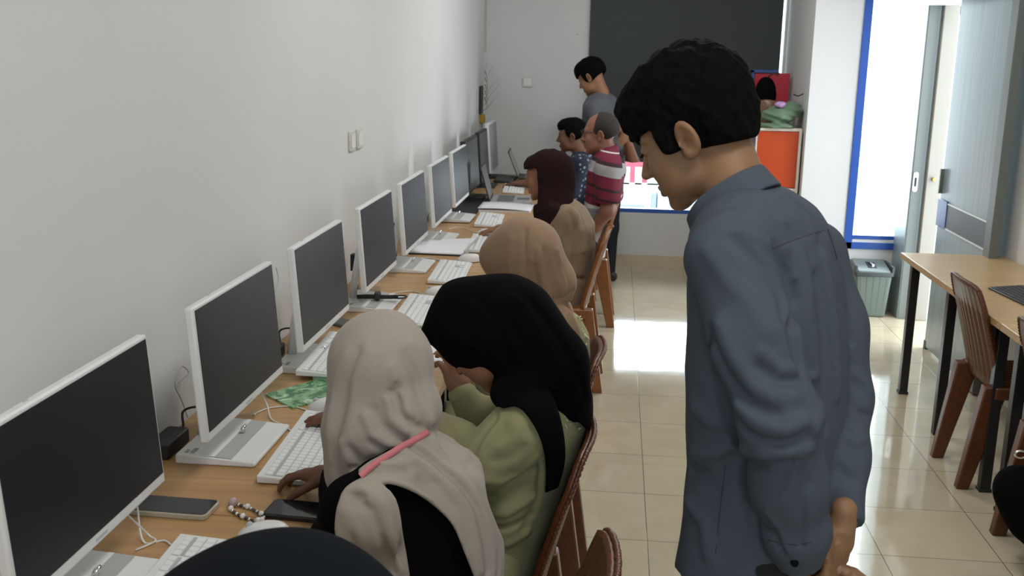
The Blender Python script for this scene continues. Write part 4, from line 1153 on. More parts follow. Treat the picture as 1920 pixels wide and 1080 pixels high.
_ms = [
    # arm / back separation and sleeve head
    ([(1395, 432), (1430, 452), (1462, 484), (1487, 522)], 0.010, 0.005),
    ([(1370, 446), (1405, 478), (1440, 512), (1462, 552), (1474, 600)], 0.009, -0.006),
    ([(1452, 470), (1478, 515), (1488, 560), (1486, 620), (1500, 680)], 0.010, -0.016), ([(1420, 415), (1450, 440), (1475, 470)], 0.010, 0.004), ([(1398, 350), (1420, 348), (1440, 345)], 0.004, -0.003),
    ([(1325, 470), (1360, 520), (1400, 560), (1440, 620)], 0.016, 0.004),
    ([(1500, 470), (1512, 520), (1516, 600), (1528, 700), (1530, 800)], 0.014, 0.005),
    ([(1545, 480), (1560, 560), (1568, 640), (1570, 740)], 0.012, 0.005),
    ([(1530, 520), (1542, 600), (1546, 700), (1550, 800)], 0.010, -0.005),
    ([(1565, 480), (1585, 560), (1596, 640)], 0.009, -0.007),
    # sleeve folds
    ([(1350, 610), (1375, 670), (1410, 720), (1450, 742), (1490, 742)], 0.013, 0.007),
    ([(1340, 650), (1370, 715), (1410, 762), (1455, 778)], 0.010, -0.006),
    ([(1420, 690), (1455, 716), (1500, 716)], 0.008, -0.006),
    ([(1430, 660), (1465, 690), (1495, 690)], 0.009, 0.004),
    ([(1385, 760), (1425, 795), (1470, 805), (1508, 790)], 0.011, 0.007),
    ([(1390, 800), (1430, 828), (1475, 832), (1512, 815)], 0.008, -0.006),
    ([(1395, 845), (1430, 852), (1480, 850), (1518, 842)], 0.010, 0.007),
    ([(1400, 872), (1440, 872), (1480, 868), (1500, 880), (1515, 910)], 0.008, -0.007),
    ([(1408, 945), (1440, 950), (1470, 935), (1488, 905), (1492, 875)], 0.008, 0.008),
    ([(1420, 975), (1450, 1000), (1465, 1030)], 0.007, -0.006),
    ([(1440, 960), (1462, 990), (1475, 1030)], 0.006, 0.005),
    ([(1500, 930), (1505, 980), (1500, 1020)], 0.006, -0.004),
    # body folds near the waist
    ([(1330, 620), (1345, 700), (1360, 770), (1385, 830)], 0.010, -0.006),
    ([(1300, 760), (1330, 790), (1370, 800)], 0.014, 0.004),
    ([(1300, 850), (1335, 850), (1375, 830)], 0.012, 0.005),
    ([(1295, 885), (1335, 890), (1380, 860)], 0.010, -0.005),
    ([(1290, 940), (1320, 980), (1330, 1040)], 0.014, 0.004),
    ([(1395, 880), (1405, 940), (1420, 1000)], 0.010, -0.010),
    # yoke gathers
    ([(1360, 400), (1420, 395), (1470, 420)], 0.012, 0.003),
    ([(1470, 370), (1500, 400), (1525, 440)], 0.010, 0.003),
    ([(1500, 385), (1530, 415), (1545, 440)], 0.007, -0.003),
    ([(1440, 400), (1480, 430), (1500, 455)], 0.008, -0.003),
    # far sleeve
    ([(1600, 700), (1620, 715), (1632, 735)], 0.008, 0.006), ([(1595, 760), (1612, 775), (1630, 780)], 0.007, -0.006),
    ([(1590, 820), (1605, 830), (1622, 820)], 0.008, 0.006), ([(1575, 880), (1590, 900), (1605, 900)], 0.008, -0.005),
]
man_strokes = strokes_px(man_shirt0, _ms, 0.9, 3.0)
seam_px = [(1448, 466), (1480, 452), (1515, 440), (1552, 430)]
seam2_px = [(1360, 870), (1352, 940), (1345, 1010), (1340, 1050)]
man_seams = strokes_px(man_shirt0, [(seam_px, 0.0022, -0.0022), (seam2_px, 0.002, -0.002), ([(1552, 430), (1562, 470), (1570, 520)], 0.003, -0.002)], 0.9, 3.0)
def man_shirt(P):
    f = man_shirt0(P)
    f = f + wob(P, 16, 2) * 0.0022 + wob(P * np.array([1, 1, 0.35], F32), 38, 5) * 0.0010
    f = stroke(f, P, [(a, b * 0.9, c * 1.8) for a, b, c in man_strokes]); f = stroke(f, P, man_seams)
    # curved shirt-tail hem
    u = (P[:, 0] - tcx[1]) * Lm[0] + (P[:, 1] - tcy[1]) * Lm[1]
    hem = 0.772 + 0.035 * np.clip(np.abs(u) / 0.16, 0, 1) ** 2
    v = (P[:, 0] - tcx[1]) * Fm[0] + (P[:, 1] - tcy[1]) * Fm[1]
    armless = cap(P, EL, WL, 0.075); armless2 = cap(P, ER, WR, 0.070)
    body_cut = hem - P[:, 2]
    body_cut = np.where((armless < 0) | (armless2 < 0), np.minimum(body_cut, -1 * np.minimum(-armless, 0.02)), body_cut) if False else body_cut
    f = smax(f, body_cut, 0.004)
    # cuffs
    for e, w, dd in ((EL, WL, 0.004), (ER, WR, 0.0)):
        ax = (w - e) / np.linalg.norm(w - e)
        t = (P - w.astype(F32)) @ ax.astype(F32)
        near = cap(P, e, w + ax * 0.05, 0.07)
        cuff = smax(cap(P, w - ax * 0.075, w + ax * 0.012, 0.0385), np.abs(t + 0.032) - 0.040, 0.003)
        f = np.where((near < 0), smax(f, t - 0.004, 0.004), f)
        f = np.minimum(f, cuff)
    # neck hole
    f = smax(f, -cap(P, NB - 0.02 * (HC - NB) / np.linalg.norm(HC - NB), HC, 0.052), 0.006)
    return f
sh = sdf_obj('shirt', man_shirt, (-0.16, -2.03, 0.70), (0.36, -1.36, 1.56), 0.0042, M_shirt, MAN)
M_seam = mat('dark_slate_thread', (0.034, 0.041, 0.053), 0.9)
for k, sp_px in enumerate((((1448, 466), (1480, 453), (1515, 441), (1550, 430)), ((1552, 430), (1562, 458), (1571, 490)), ((1360, 872), (1353, 930), (1346, 990), (1341, 1045)), ((1440, 1012), (1465, 1020), (1495, 1022), (1526, 1016)))):
    pts = []
    for j in range(len(sp_px) - 1):
        for t_ in np.linspace(0, 1, 8)[:-1]:
            q = hit(man_shirt, sp_px[j][0] * (1 - t_) + sp_px[j + 1][0] * t_, sp_px[j][1] * (1 - t_) + sp_px[j + 1][1] * t_, 0.9, 3.0)
            if q is not None: pts.append(tuple(q))
    if len(pts) > 3: attach(MB().tube(pts, 0.0008, 6).build('seam', M_seam, None, smooth=True), sh)
# collar: a folded band around the neck
nax = Fm * 0.60 + np.array([0, 0, 0.80]); nax /= np.linalg.norm(nax)
CF_ = Fm - nax * (Fm @ nax); CF_ /= np.linalg.norm(CF_)
def collar_fn(P):
    ctr = NB + 0.006 * nax
    q = P - ctr.astype(F32); t = q @ nax.astype(F32)
    rad_v = q - t[:, None] * nax.astype(F32)
    r = np.linalg.norm(rad_v, axis=1)
    fr = rad_v @ CF_.astype(F32) / np.maximum(r, 1e-5)           # 1 at the front
    sd = rad_v @ Lm.astype(F32) / np.maximum(r, 1e-5)
    rr = 0.069 + 0.013 * np.clip(fr, 0, 1) - (t - 0.0) * 0.22
    outer = np.abs(r - rr - 0.004) - 0.0035
    hi = 0.034 - 0.018 * np.clip(fr, 0, 1) ** 1.5; lo = -0.010 - 0.050 * np.clip(fr - 0.15, 0, 1) ** 1.3
    f = smax(outer, np.abs(t - (hi + lo) / 2) - (hi - lo) / 2, 0.003)
    return f + wob(P, 30, 9) * 0.0008
col = sdf_obj('collar', collar_fn, NB + (-0.16, -0.16, -0.12), NB + (0.15, 0.15, 0.11), 0.0030, M_shirt, sh)
# button on the near cuff
bp_ = hit(man_shirt, 1490, 1056, 0.9, 3.0)
if bp_ is None: bp_ = WL
dv = CPOS - bp_; dv /= np.linalg.norm(dv)
attach(MB().cyl(tuple(bp_ - dv * 0.001), tuple(bp_ + dv * 0.006), 0.0062, n=14).build('cuff_button', M_btn, None, bevel=0.0008), sh)
# skin: head, neck, arms and hands in one surface
RfL = frame((0.90, 0.0, -0.36), (0.2, 0.9, 0.35))     # left hand
RfR = frame((-0.05, 0.05, -0.99), (0.75, -0.65, 0.0))    # right hand pointing down over it
def man_body(P):
    hq = loc(P, HC, HR); hq[:, 2] *= np.where(hq[:, 2] < 0, 1.08, 1.0).astype(F32)
    f = head_sdf(hq)
    nk = chain(P, [HC + HR @ np.array([0, -0.028, -0.045]), NB + (0.01, 0.0, -0.01), NB + (0.05, 0, -0.08)], (0.053, 0.055, 0.070), 0.02)
    f = smin(f, nk, 0.018)
    f = smin(f, loft(P, [0.80, 1.0, 1.2, 1.36], [tcx[2]] * 4, [-1.66] * 4, [0.13, 0.12, 0.14, 0.12], [0.08, 0.075, 0.08, 0.06], mw_ang, 2, 0.04), 0.03)
    f = smin(f, chain(P, [NB + (0, 0, -0.06), SL, EL, WL, HLw], (0.05, 0.04, 0.034, 0.025, 0.025), 0.02), 0.01)
    f = smin(f, chain(P, [NB + (0, 0, -0.06), SR, ER, WR, HRw], (0.05, 0.04, 0.034, 0.024, 0.022), 0.02), 0.01)
    hl = hand_sdf(loc(P, HLw, RfL), 1, (0.55, 0.62, 0.70, 0.75), 0.07, (0.75, 0.45), 0.88)
    hr = hand_sdf(loc(P, HRw, RfR), 1, (0.75, 0.85, 0.90, 0.90), 0.05, (0.22, 0.45), 0.92)
    f = smin(f, hl, 0.006); f = smin(f, hr, 0.002)
    return f
_hs = strokes_px(man_body, [([(1556, 1012), (1557, 1040), (1562, 1078)], 0.004, -0.006), ([(1590, 1020), (1587, 1045), (1590, 1072)], 0.004, -0.005),
    ([(1560, 1000), (1575, 998), (1590, 1004)], 0.006, 0.002), ([(1535, 1040), (1550, 1062), (1556, 1078)], 0.0035, -0.003), ([(1568, 1022), (1574, 1022)], 0.004, 0.002)], 0.9, 3.0)
_mb0 = man_body
def man_body2(P): return stroke(_mb0(P), P, _hs)
bd = sdf_obj('body', man_body2, (-0.17, -2.02, 0.76), (0.36, -1.36, 1.74), 0.0034, M_skin, MAN)
def man_hair(P):
    p = loc(P, HC, HR); q = p.copy(); q[:, 0] = np.abs(q[:, 0])
    f = ell(q, (0, -0.014, 0.058), (0.090, 0.112, 0.106))
    f = smin(f, ell(q, (0, 0.060, 0.082), (0.066, 0.050, 0.048)), 0.03)      # heavy fringe
    f = smin(f, ell(q, (0, -0.060, -0.005), (0.066, 0.042, 0.060)), 0.035)
    f = smin(f, ell(q, (0.074, 0.020, 0.022), (0.016, 0.026, 0.042)), 0.012)  # sideburn
    f = f + wob(p, 62, 1) * 0.0042 + wob(p, 150, 4) * 0.0028
    face = smax(plane(p, (0, 0.042, 0.0), (0, -1, 0.0)), plane(p, (0, 0.06, 0.044), (0, 0.05, 1)), 0.014)
    f = smax(f, -face, 0.006)
    low = smax(plane(p, (0, 0, -0.030), (0, 0.0, -1)), -9, 0.001)
    f = smax(f, plane(p, (0, -0.06, -0.034), (0, 0.25, -1)), 0.012)
    burn = smax(plane(p, (0, 0.02, -0.005), (0, 0.1, -1)), plane(p, (0, -0.028, 0), (0, -1, 0)), 0.004)   # nothing below the ear top in front of the ear back
    f = smax(f, -smax(plane(p, (0, 0, -0.012), (0, 0.0, 1)), plane(p, (0, -0.018, 0), (0, -1, -0.3)), 0.006), 0.006)
    f = smax(f, -ell(q, (0.088, -0.006, -0.008), (0.022, 0.025, 0.040)), 0.006)
    return f
hr_ = sdf_obj('hair', man_hair, HC - 0.18, HC + 0.20, 0.0030, M_hair, MAN)
nl = hit(man_body2, 1573, 1068, 0.9, 3.0)
if nl is not None:
    dn = (CPOS - nl) / np.linalg.norm(CPOS - nl)
    attach(MB().ball(tuple(nl - dn * 0.0012), 0.0072, 12, (0.8, 0.5, 1.1)).build('thumbnail', mat('pale_nail', (0.36, 0.22, 0.15), 0.35), None, smooth=True), bd)
for s in (1, -1):
    e = MB().tube([HC + HR @ np.array([s * x, y, z]) for x, y, z in ((0.014, 0.094, 0.036), (0.030, 0.0905, 0.042), (0.048, 0.078, 0.038))], [0.0022, 0.0034, 0.0016], 6)
    attach(e.build('eyebrow', M_hair, None, smooth=True), bd)
    e = MB().tube([HC + HR @ np.array([s * x, y, z]) for x, y, z in ((0.019, 0.0935, 0.0145), (0.031, 0.0945, 0.0125), (0.045, 0.084, 0.0145))], [0.0010, 0.0016, 0.0010], 6)
    attach(e.build('eyelashes', M_hair, None, smooth=True), bd)
def man_trous(P):
    f = loft(P, [0.74, 0.80, 0.87, 0.95], [tcx[1]] * 4, [-1.66] * 4, [0.150, 0.158, 0.152, 0.14], [0.105, 0.110, 0.105, 0.09], mw_ang, 2.2, 0.03)
    for s in (1, -1):
        hip = np.array([tcx[1], -1.66, 0.82]) + Lm * 0.082 * s
        f = smin(f, chain(P, [hip, hip + (0, 0, -0.38) + Fm * 0.01, hip + (0, 0, -0.79)], (0.085, 0.066, 0.056), 0.03), 0.02)
    return smax(f + wob(P, 20, 4) * 0.002, 0.035 - P[:, 2], 0.004)
sdf_obj('trousers', man_trous, (-0.10, -1.90, 0.0), (0.34, -1.42, 1.0), 0.009, M_trous, MAN)
for s in (1, -1):
    c = np.array([tcx[1], -1.66, 0.0]) + Lm * 0.082 * s + Fm * 0.05
    Rs = frame(Fm, (0, 0, 1))
    sdf_obj('shoe', lambda P: smax(smin(ell(loc(P, c, Rs), (0, 0.0, 0.035), (0.047, 0.135, 0.05)), ell(loc(P, c, Rs), (0, -0.05, 0.06), (0.042, 0.06, 0.06)), 0.02), -P[:, 2], 0.004), c - 0.17, c + (0.17, 0.17, 0.15), 0.008, M_black, MAN)
# ------------------------------------------------------------------ helpers for clothed, seated people
RCAM = np.stack([_r2, -_u2, _fw]).astype(F32)
def topx(P):
    q = (P - CPOS.astype(F32)) @ RCAM.T
    z = np.maximum(q[:, 2], 0.05)
    return 960 + CF * q[:, 0] / z, 540 + CF * q[:, 1] / z, z
_sp = {}
def smooth_poly(poly):
    k = tuple(poly)
    if k not in _sp:
        q = [np.array(p, float) for p in poly]; n = len(q); out = []
        for i in range(n):
            a, b, c, d = q[i - 1], q[i], q[(i + 1) % n], q[(i + 2) % n]
            for t in (0.0, 0.33, 0.67):
                out.append(tuple(0.5 * ((2 * b) + (c - a) * t + (2 * a - 5 * b + 4 * c - d) * t ** 2 + (-a + 3 * b - 3 * c + d) * t ** 3)))
        _sp[k] = out
    return _sp[k]
def outline(P, poly):
    """metric signed distance to the cone through an outline read off the photograph (negative inside)"""
    x, y, z = topx(P)
    poly = smooth_poly(poly); n = len(poly); d2 = None; inside = np.zeros(len(x), bool)
    for i in range(n):
        x0, y0 = poly[i]; x1, y1 = poly[(i + 1) % n]
        ex, ey = x1 - x0, y1 - y0
        t = np.clip(((x - x0) * ex + (y - y0) * ey) / (ex * ex + ey * ey), 0, 1)
        q = (x - x0 - t * ex) ** 2 + (y - y0 - t * ey) ** 2
        d2 = q if d2 is None else np.minimum(d2, q)
        c = ((y0 > y) != (y1 > y)) & (x < (x1 - x0) * (y - y0) / ((y1 - y0) or 1e-9) + x0)
        inside ^= c
    d = np.sqrt(d2) * z / CF
    return np.where(inside, -d, d).astype(F32)
def rows(items, Y, ang, ratio, full=None):
    """silhouette rows (py, left, right) at depth Y -> loft arrays; ratio = depth / width of the body section"""
    zs, cx, cy, A, B = [], [], [], [], []
    k = math.sqrt(math.cos(ang) ** 2 + (ratio * math.sin(ang)) ** 2)
    for py, l, r in sorted(items, key=lambda t: -t[0]):
        Yd = Y if np.isscalar(Y) else Y(py)
        Pl, Pr = at(l, py, Y=Yd), at(r, py, Y=Yd)
        h = (Pr[0] - Pl[0]) / 2 / k
        zs.append((Pl[2] + Pr[2]) / 2); cx.append((Pl[0] + Pr[0]) / 2); cy.append(Yd); A.append(h); B.append(h * ratio)
    return zs, cx, cy, A, B
def hdir(deg, pitch=0):
    a, p = math.radians(deg), math.radians(pitch)
    f = np.array([-math.cos(a) * math.cos(p), math.sin(a) * math.cos(p), -math.sin(p)])
    u = np.array([-math.cos(a) * math.sin(p), math.sin(a) * math.sin(p), math.cos(p)])
    return frame(f, u)
def seated_legs(name, hip, deg, m, parent, thigh=0.42, r=0.085, h=0.012, spread=0.09, shoe=True):
    R = hdir(deg)
    def fn(P):
        f = None
        for s in (1, -1):
            a = hip + R[:, 0] * spread * s; k = a + R[:, 1] * thigh + np.array([0, 0, 0.03]); an = k + R[:, 1] * 0.02 + np.array([0, 0, 0.09 - k[2]])
            g = chain(P, [a, k, an], (r, 0.068, 0.05), 0.03)
            f = g if f is None else smin(f, g, 0.03)
        return f + wob(P, 18, 3) * 0.003
    sdf_obj(name, fn, np.minimum(hip, hip + R[:, 1] * thigh) - 0.22 - np.array([0, 0, hip[2] - 0.22]), np.maximum(hip, hip + R[:, 1] * thigh) + 0.24, h, m, parent)
    if shoe:
        for s in (1, -1):
            c = hip + R[:, 0] * spread * s + R[:, 1] * (thigh + 0.06); c[2] = 0.0
            sdf_obj('shoe', lambda P: smax(smin(ell(loc(P, c, R), (0, 0.02, 0.03), (0.042, 0.12, 0.045)), ell(loc(P, c, R), (0, -0.04, 0.06), (0.038, 0.05, 0.05)), 0.02), -P[:, 2] + 0.001, 0.004), c - 0.17, c + (0.17, 0.17, 0.14), 0.010, M_black, parent)
def cloth(name, rgb, rough=0.85, **k):
    dark = max(rgb) < 0.03
    return mat(name, rgb, 0.95 if dark else rough, spec=0.06 if dark else 0.2, noise=0.04, nscale=250, weave=0.2, wscale=1100, sheen=0.0 if dark else 0.1, **k)
M_beige = cloth('beige_scarf_cloth', (0.36, 0.315, 0.27)); M_blackc = cloth('black_cloth', (0.003, 0.003, 0.0035)); M_darkc = cloth('dark_navy_black_cloth', (0.008, 0.010, 0.013))
M_green = cloth('pale_green_tunic_cloth', (0.31, 0.300, 0.155)); M_tan = cloth('tan_scarf_cloth', (0.265, 0.17, 0.105)); M_brown = cloth('dark_brown_scarf_cloth', (0.022, 0.010, 0.011))
M_khaki = cloth('khaki_tunic_cloth', (0.235, 0.165, 0.105)); M_lace = mat('white_lace', (0.62, 0.64, 0.55), 0.5, noise=0.3, nscale=120)
M_pinkb = mat('pink_satin_band', (0.62, 0.20, 0.22), 0.3)

# ================================================================== woman in the beige headscarf
YA = -1.66
PA = person('person in a beige headscarf with a pink band, typing beside the black phone', (-0.50, YA, 0))
RA = hdir(50, 32); HA = at(716, 708, Y=-1.58)
NA = at(740, 868, Y=-1.64)
rA = rows([(1400, 610, 935), (1250, 606, 918), (1120, 602, 914), (1060, 604, 908), (1000, 612, 898), (950, 632, 882), (910, 660, 864), (878, 695, 845)], YA, math.radians(-50) , 0.60)
angA = math.atan2(hdir(50)[1, 0], hdir(50)[0, 0])
def torsoA(P): return loft(P, *rA, angA, 2.2, 0.05)
wristA = at(632, 897, Z=0.800); elbA = at(640, 1040, Y=-1.74); shA = at(668, 962, Y=-1.78)
wristA2 = at(668, 790, Z=0.79); shA2 = at(815, 908, Y=-1.54); elbA2 = at(745, 890, Y=-1.25)
def topA(P):
    f = torsoA(P)
    f = smin(f, chain(P, [NA - (0, 0, 0.03), shA, elbA, wristA], (0.055, 0.058, 0.050, 0.034), 0.03), 0.03)
    f = smin(f, chain(P, [NA - (0, 0, 0.03), shA2, elbA2, wristA2], (0.055, 0.055, 0.045, 0.034), 0.03), 0.03)
    f = smin(f, chain(P, [NA, NA + (0, 0, 0.03)], (0.05, 0.045)), 0.03)
    return f + wob(P, 22, 1) * 0.003
sdf_obj('black_top', topA, (-0.92, -1.95, 0.44), (-0.15, -1.05, 1.12), 0.0075, M_blackc, PA)
def scarfA0(P):
    p = loc(P, HA, RA)
    f = ell(p, (0, -0.006, 0.022), (0.096, 0.114, 0.104))
    f = smin(f, ell(P, at(708, 800, Y=-1.60), (0.106, 0.10, 0.090)), 0.05)
    f = smin(f, ell(P, at(672, 880, Y=-1.62), (0.062, 0.07, 0.062)), 0.035)
    f = smin(f, ell(P, at(775, 770, Y=-1.62), (0.050, 0.06, 0.050)), 0.03)
    return f
_fa = [
    ([(690, 660), (668, 720), (655, 790), (650, 860)], 0.012, 0.006), ([(672, 660), (648, 720), (635, 790), (632, 860), (640, 900)], 0.010, -0.006),
    ([(650, 660), (625, 730), (615, 800), (618, 860)], 0.010, 0.005), ([(620, 690), (608, 760), (604, 820)], 0.009, -0.004),
    ([(770, 645), (795, 700), (808, 750), (810, 790)], 0.009, 0.007), ([(760, 665), (782, 720), (796, 770), (800, 800)], 0.008, -0.007),
    ([(735, 690), (742, 722), (762, 750), (766, 775)], 0.009, 0.006), ([(742, 720), (748, 728)], 0.006, -0.007),
    ([(738, 735), (748, 775), (775, 798), (806, 808)], 0.008, -0.008), ([(728, 750), (735, 785), (760, 808), (795, 815)], 0.008, 0.007),
    ([(700, 770), (715, 800), (745, 820), (775, 828)], 0.008, -0.007), ([(685, 780), (700, 815), (730, 835), (755, 838)], 0.009, 0.007),
    ([(695, 830), (712, 842), (735, 846)], 0.006, -0.009), ([(655, 840), (680, 868), (710, 862), (735, 850)], 0.008, -0.008),
    ([(640, 830), (665, 880), (690, 880)], 0.009, 0.007), ([(660, 875), (675, 880), (690, 888)], 0.006, -0.010), ([(655, 900), (672, 897), (688, 895)], 0.006, -0.008),
    ([(800, 640), (815, 690), (824, 740)], 0.008, 0.004),
]
stA = strokes_px(scarfA0, _fa, 0.9, 3)
def scarfA(P):
    f = scarfA1(P)
    return stroke(f, P, stA2)
def scarfA1(P):
    f = scarfA0(P) + wob(P * np.array([1, 1, 0.5], F32), 24, 7) * 0.0028
    f = stroke(f, P, stA)
    p = loc(P, HA, RA)
    f = smax(f, -ell(p, (0, 0.115, -0.045), (0.052, 0.060, 0.075)), 0.01)
    f = smax(f, -ell(p, (0, 0.03, -0.12), (0.045, 0.06, 0.04)), 0.02)
    tv = torsoA(P)
    k1 = [(672, 880), (750, 834), (806, 804), (838, 803), (878, 830), (904, 872), (914, 935), (934, 990), (946, 1028), (938, 1120), (908, 1120), (868, 1030), (850, 985), (800, 938), (745, 910), (700, 905)]
    k2 = [(640, 925), (668, 900), (690, 896), (712, 905), (742, 935), (755, 1000), (762, 1110), (655, 1110), (641, 1040), (627, 990)]
    base = smin(tv, chain(P, [NA, shA2], (0.062, 0.062)), 0.03); base = smin(base, chain(P, [NA, shA], (0.060, 0.062)), 0.03)
    fold = 0.006 * np.sin((P[:, 0] * 0.8 - P[:, 1] * 0.6 + 0.25 * P[:, 2]) * 105) * np.clip((1.02 - P[:, 2]) * 12, 0, 1)
    base = base - fold * 0.6
    g1 = smax(np.abs(base - 0.016) - 0.0075, outline(P, k1), 0.004)
    g2 = smax(np.abs(base - 0.018) - 0.0085, outline(P, k2), 0.004)
    g = np.minimum(g1, g2)
    back = (P - HA.astype(F32)) @ hdir(50)[:, 1].astype(F32)
    g = smax(g, back - 0.06, 0.01)
    f = smin(f, g, 0.010)
    return f
stA2 = strokes_px(scarfA1, [
    ([(824, 828), (866, 877), (907, 947), (938, 1019), (935, 1075)], 0.007, -0.007), ([(812, 822), (855, 868), (896, 940), (925, 1015), (926, 1075)], 0.008, 0.007),
    ([(771, 836), (810, 863), (852, 899), (893, 947), (907, 1002), (916, 1070)], 0.007, -0.008), ([(785, 834), (822, 862), (864, 896), (903, 945), (920, 1000)], 0.007, 0.006),
    ([(760, 845), (800, 872), (845, 912), (880, 960), (893, 1010), (902, 1070)], 0.009, 0.006), ([(712, 868), (740, 870), (775, 862)], 0.008, 0.005), ([(700, 885), (725, 880), (760, 885)], 0.007, -0.004),
    ([(727, 899), (770, 915), (812, 938), (845, 970), (868, 1015)], 0.004, 0.004), ([(790, 900), (820, 920), (850, 950)], 0.010, -0.004),
    ([(666, 936), (699, 962), (714, 1000), (738, 1074)], 0.007, -0.010), ([(680, 918), (715, 945), (730, 1000), (748, 1070)], 0.009, 0.008), ([(655, 926), (668, 934), (680, 932)], 0.005, -0.009),
    ([(645, 955), (650, 990), (640, 1020)], 0.009, 0.006), ([(655, 965), (672, 1000), (690, 1060)], 0.010, 0.005)], 0.9, 3)
hjA = sdf_obj('headscarf', scarfA, (-0.80, -1.92, 0.62), (-0.22, -1.40, 1.20), 0.0038, M_beige, PA)
bandc = at(735, 862, Y=-1.60)
bpx = [(676, 893), (700, 872), (725, 856), (750, 839), (778, 824), (804, 809)]
bpts = [hit(scarfA, x, y, 0.9, 3) for x, y in bpx]
bpts = [p for p in bpts if p is not None]
b = MB(); w_ = 0.0055
vs = []; fs = []
sp_ = spline(bpts, 5)
for i, p in enumerate(sp_):
    t_ = sp_[min(i + 1, len(sp_) - 1)] - sp_[max(i - 1, 0)]; t_ = t_ / np.linalg.norm(t_)
    nrm = (CPOS - p) / np.linalg.norm(CPOS - p); w2_ = np.cross(t_, nrm); w2_ /= np.linalg.norm(w2_)
    ww = w_ * (1 if p[2] > 0 else 1)
    vs += [p + w2_ * ww + nrm * 0.001, p - w2_ * ww + nrm * 0.001, p - w2_ * ww + nrm * 0.005, p + w2_ * ww + nrm * 0.005]
for i in range(len(sp_) - 1):
    a = i * 4
    for k in range(4): fs.append((a + k, a + (k + 1) % 4, a + 4 + (k + 1) % 4, a + 4 + k))
b.add(vs, fs); bo = attach(b.build('pink_band', M_pinkb, None, smooth=True), hjA)
RhA = frame((-0.92, 0.30, -0.10), (0.05, 0.1, 1)); RhA2 = frame((-0.95, 0.25, -0.12), (0, 0, 1))
hwA = at(622, 892, Z=0.798); hwA2 = at(655, 784, Z=0.793)
def bodyA(P):
    f = head_sdf(loc(P, HA, RA), ears=False)
    f = smin(f, chain(P, [HA + RA @ np.array([0, -0.02, -0.05]), NA, NA - (0, 0, 0.12)], (0.05, 0.05, 0.08), 0.02), 0.02)
    f = smin(f, chain(P, [NA - (0, 0, 0.08), shA, elbA, wristA, hwA], (0.05, 0.035, 0.03, 0.023, 0.022), 0.02), 0.01)
    f = smin(f, chain(P, [NA - (0, 0, 0.08), shA2, elbA2, wristA2, hwA2], (0.05, 0.035, 0.03, 0.023, 0.022), 0.02), 0.01)
    f = smin(f, hand_sdf(loc(P, hwA, RhA), -1 if RhA[1, 0] > 0 else 1, (0.42, 0.36, 0.38, 0.45), 0.12, (0.9, 0.35), 0.82), 0.006)
    f = smin(f, hand_sdf(loc(P, hwA2, RhA2), 1, (0.45, 0.4, 0.4, 0.45), 0.08, (0.5, 0.4), 0.95), 0.006)
    return f
sdf_obj('body', bodyA, (-0.98, -1.95, 0.72), (-0.25, -1.05, 1.20), 0.0040, M_skin3, PA)
wt = MB().tube([tuple(at(618, 894, Z=0.800) + np.array([0.0, 0.024 * math.cos(a), 0.020 * math.sin(a)])) for a in np.linspace(0, 2 * PI, 24)], 0.005, 6).build('wrist_watch', mat('dark_watch_strap', (0.05, 0.045, 0.04), 0.4, noise=0.4, nscale=200), None, smooth=True)
attach(wt, PA)
seated_legs('black_skirt', np.array([-0.42, -1.68, 0.50]), 20, M_blackc, PA)

# ================================================================== woman in the black headscarf
YBk = -1.13
PB = person('person in a black headscarf and pale green tunic, bending low over the desk', (-0.42, YBk, 0))
RB = hdir(18, 48); HB = at(908, 628, Y=YBk)
NBk = at(985, 722, Y=YBk)
rB = rows([(1250, 880, 1010), (1090, 885, 1000), (1020, 890, 1022), (960, 888, 1048), (900, 890, 1072), (850, 905, 1090), (800, 930, 1097), (760, 952, 1090), (725, 968, 1070)], YBk, math.radians(62), 0.62)
angB = math.atan2(hdir(25)[1, 0], hdir(25)[0, 0])
def torsoB(P): return loft(P, *rB, angB, 2.2, 0.05)
shB = at(985, 800, Y=-1.27); elbB = at(905, 868, Y=-1.28); wrB = at(806, 798, Y=-1.15)
shB2 = at(1000, 755, Y=-0.98); elbB2 = at(900, 792, Y=-0.95); wrB2 = at(868, 740, Y=-0.95)
def tunB0(P):
    f = torsoB(P)
    f = smin(f, chain(P, [NBk, shB, bez(shB, elbB, 0.5), elbB, bez(elbB, wrB, 0.5), wrB], (0.05, 0.062, 0.060, 0.056, 0.050, 0.040), 0.03), 0.02)
    f = smin(f, chain(P, [NBk, shB2, elbB2, wrB2], (0.05, 0.055, 0.046, 0.036), 0.03), 0.02)
    return f
_fb = [([(932, 786), (905, 815), (886, 848)], 0.007, -0.012), ([(945, 775), (925, 805), (905, 840), (900, 870)], 0.009, 0.008), ([(845, 775), (846, 800), (852, 825)], 0.005, -0.006),
       ([(960, 790), (990, 830), (1005, 880)], 0.012, 0.006), ([(1000, 800), (1015, 860), (1010, 930), (985, 990)], 0.010, -0.008),
       ([(905, 900), (940, 905), (975, 885), (1010, 850)], 0.010, 0.008), ([(900, 930), (945, 935), (985, 910)], 0.009, -0.009), ([(900, 955), (950, 962), (1000, 930)], 0.010, 0.008),
       ([(905, 985), (950, 990), (1000, 965)], 0.009, -0.008), ([(905, 1010), (950, 1020), (990, 1000)], 0.010, 0.007), ([(860, 790), (880, 800), (900, 795)], 0.007, 0.005),
       ([(925, 865), (960, 860), (985, 835)], 0.009, -0.006), ([(935, 840), (960, 825), (975, 800)], 0.008, 0.005)]
stB = strokes_px(tunB0, _fb, 1.2, 3.5)
def tunB(P):
    f = tunB0(P) + wob(P, 20, 2) * 0.003
    return stroke(f, P, stB)
tB = sdf_obj('green_tunic', tunB, (-0.80, -1.42, 0.42), (-0.12, -0.80, 1.10), 0.0048, M_green, PB)
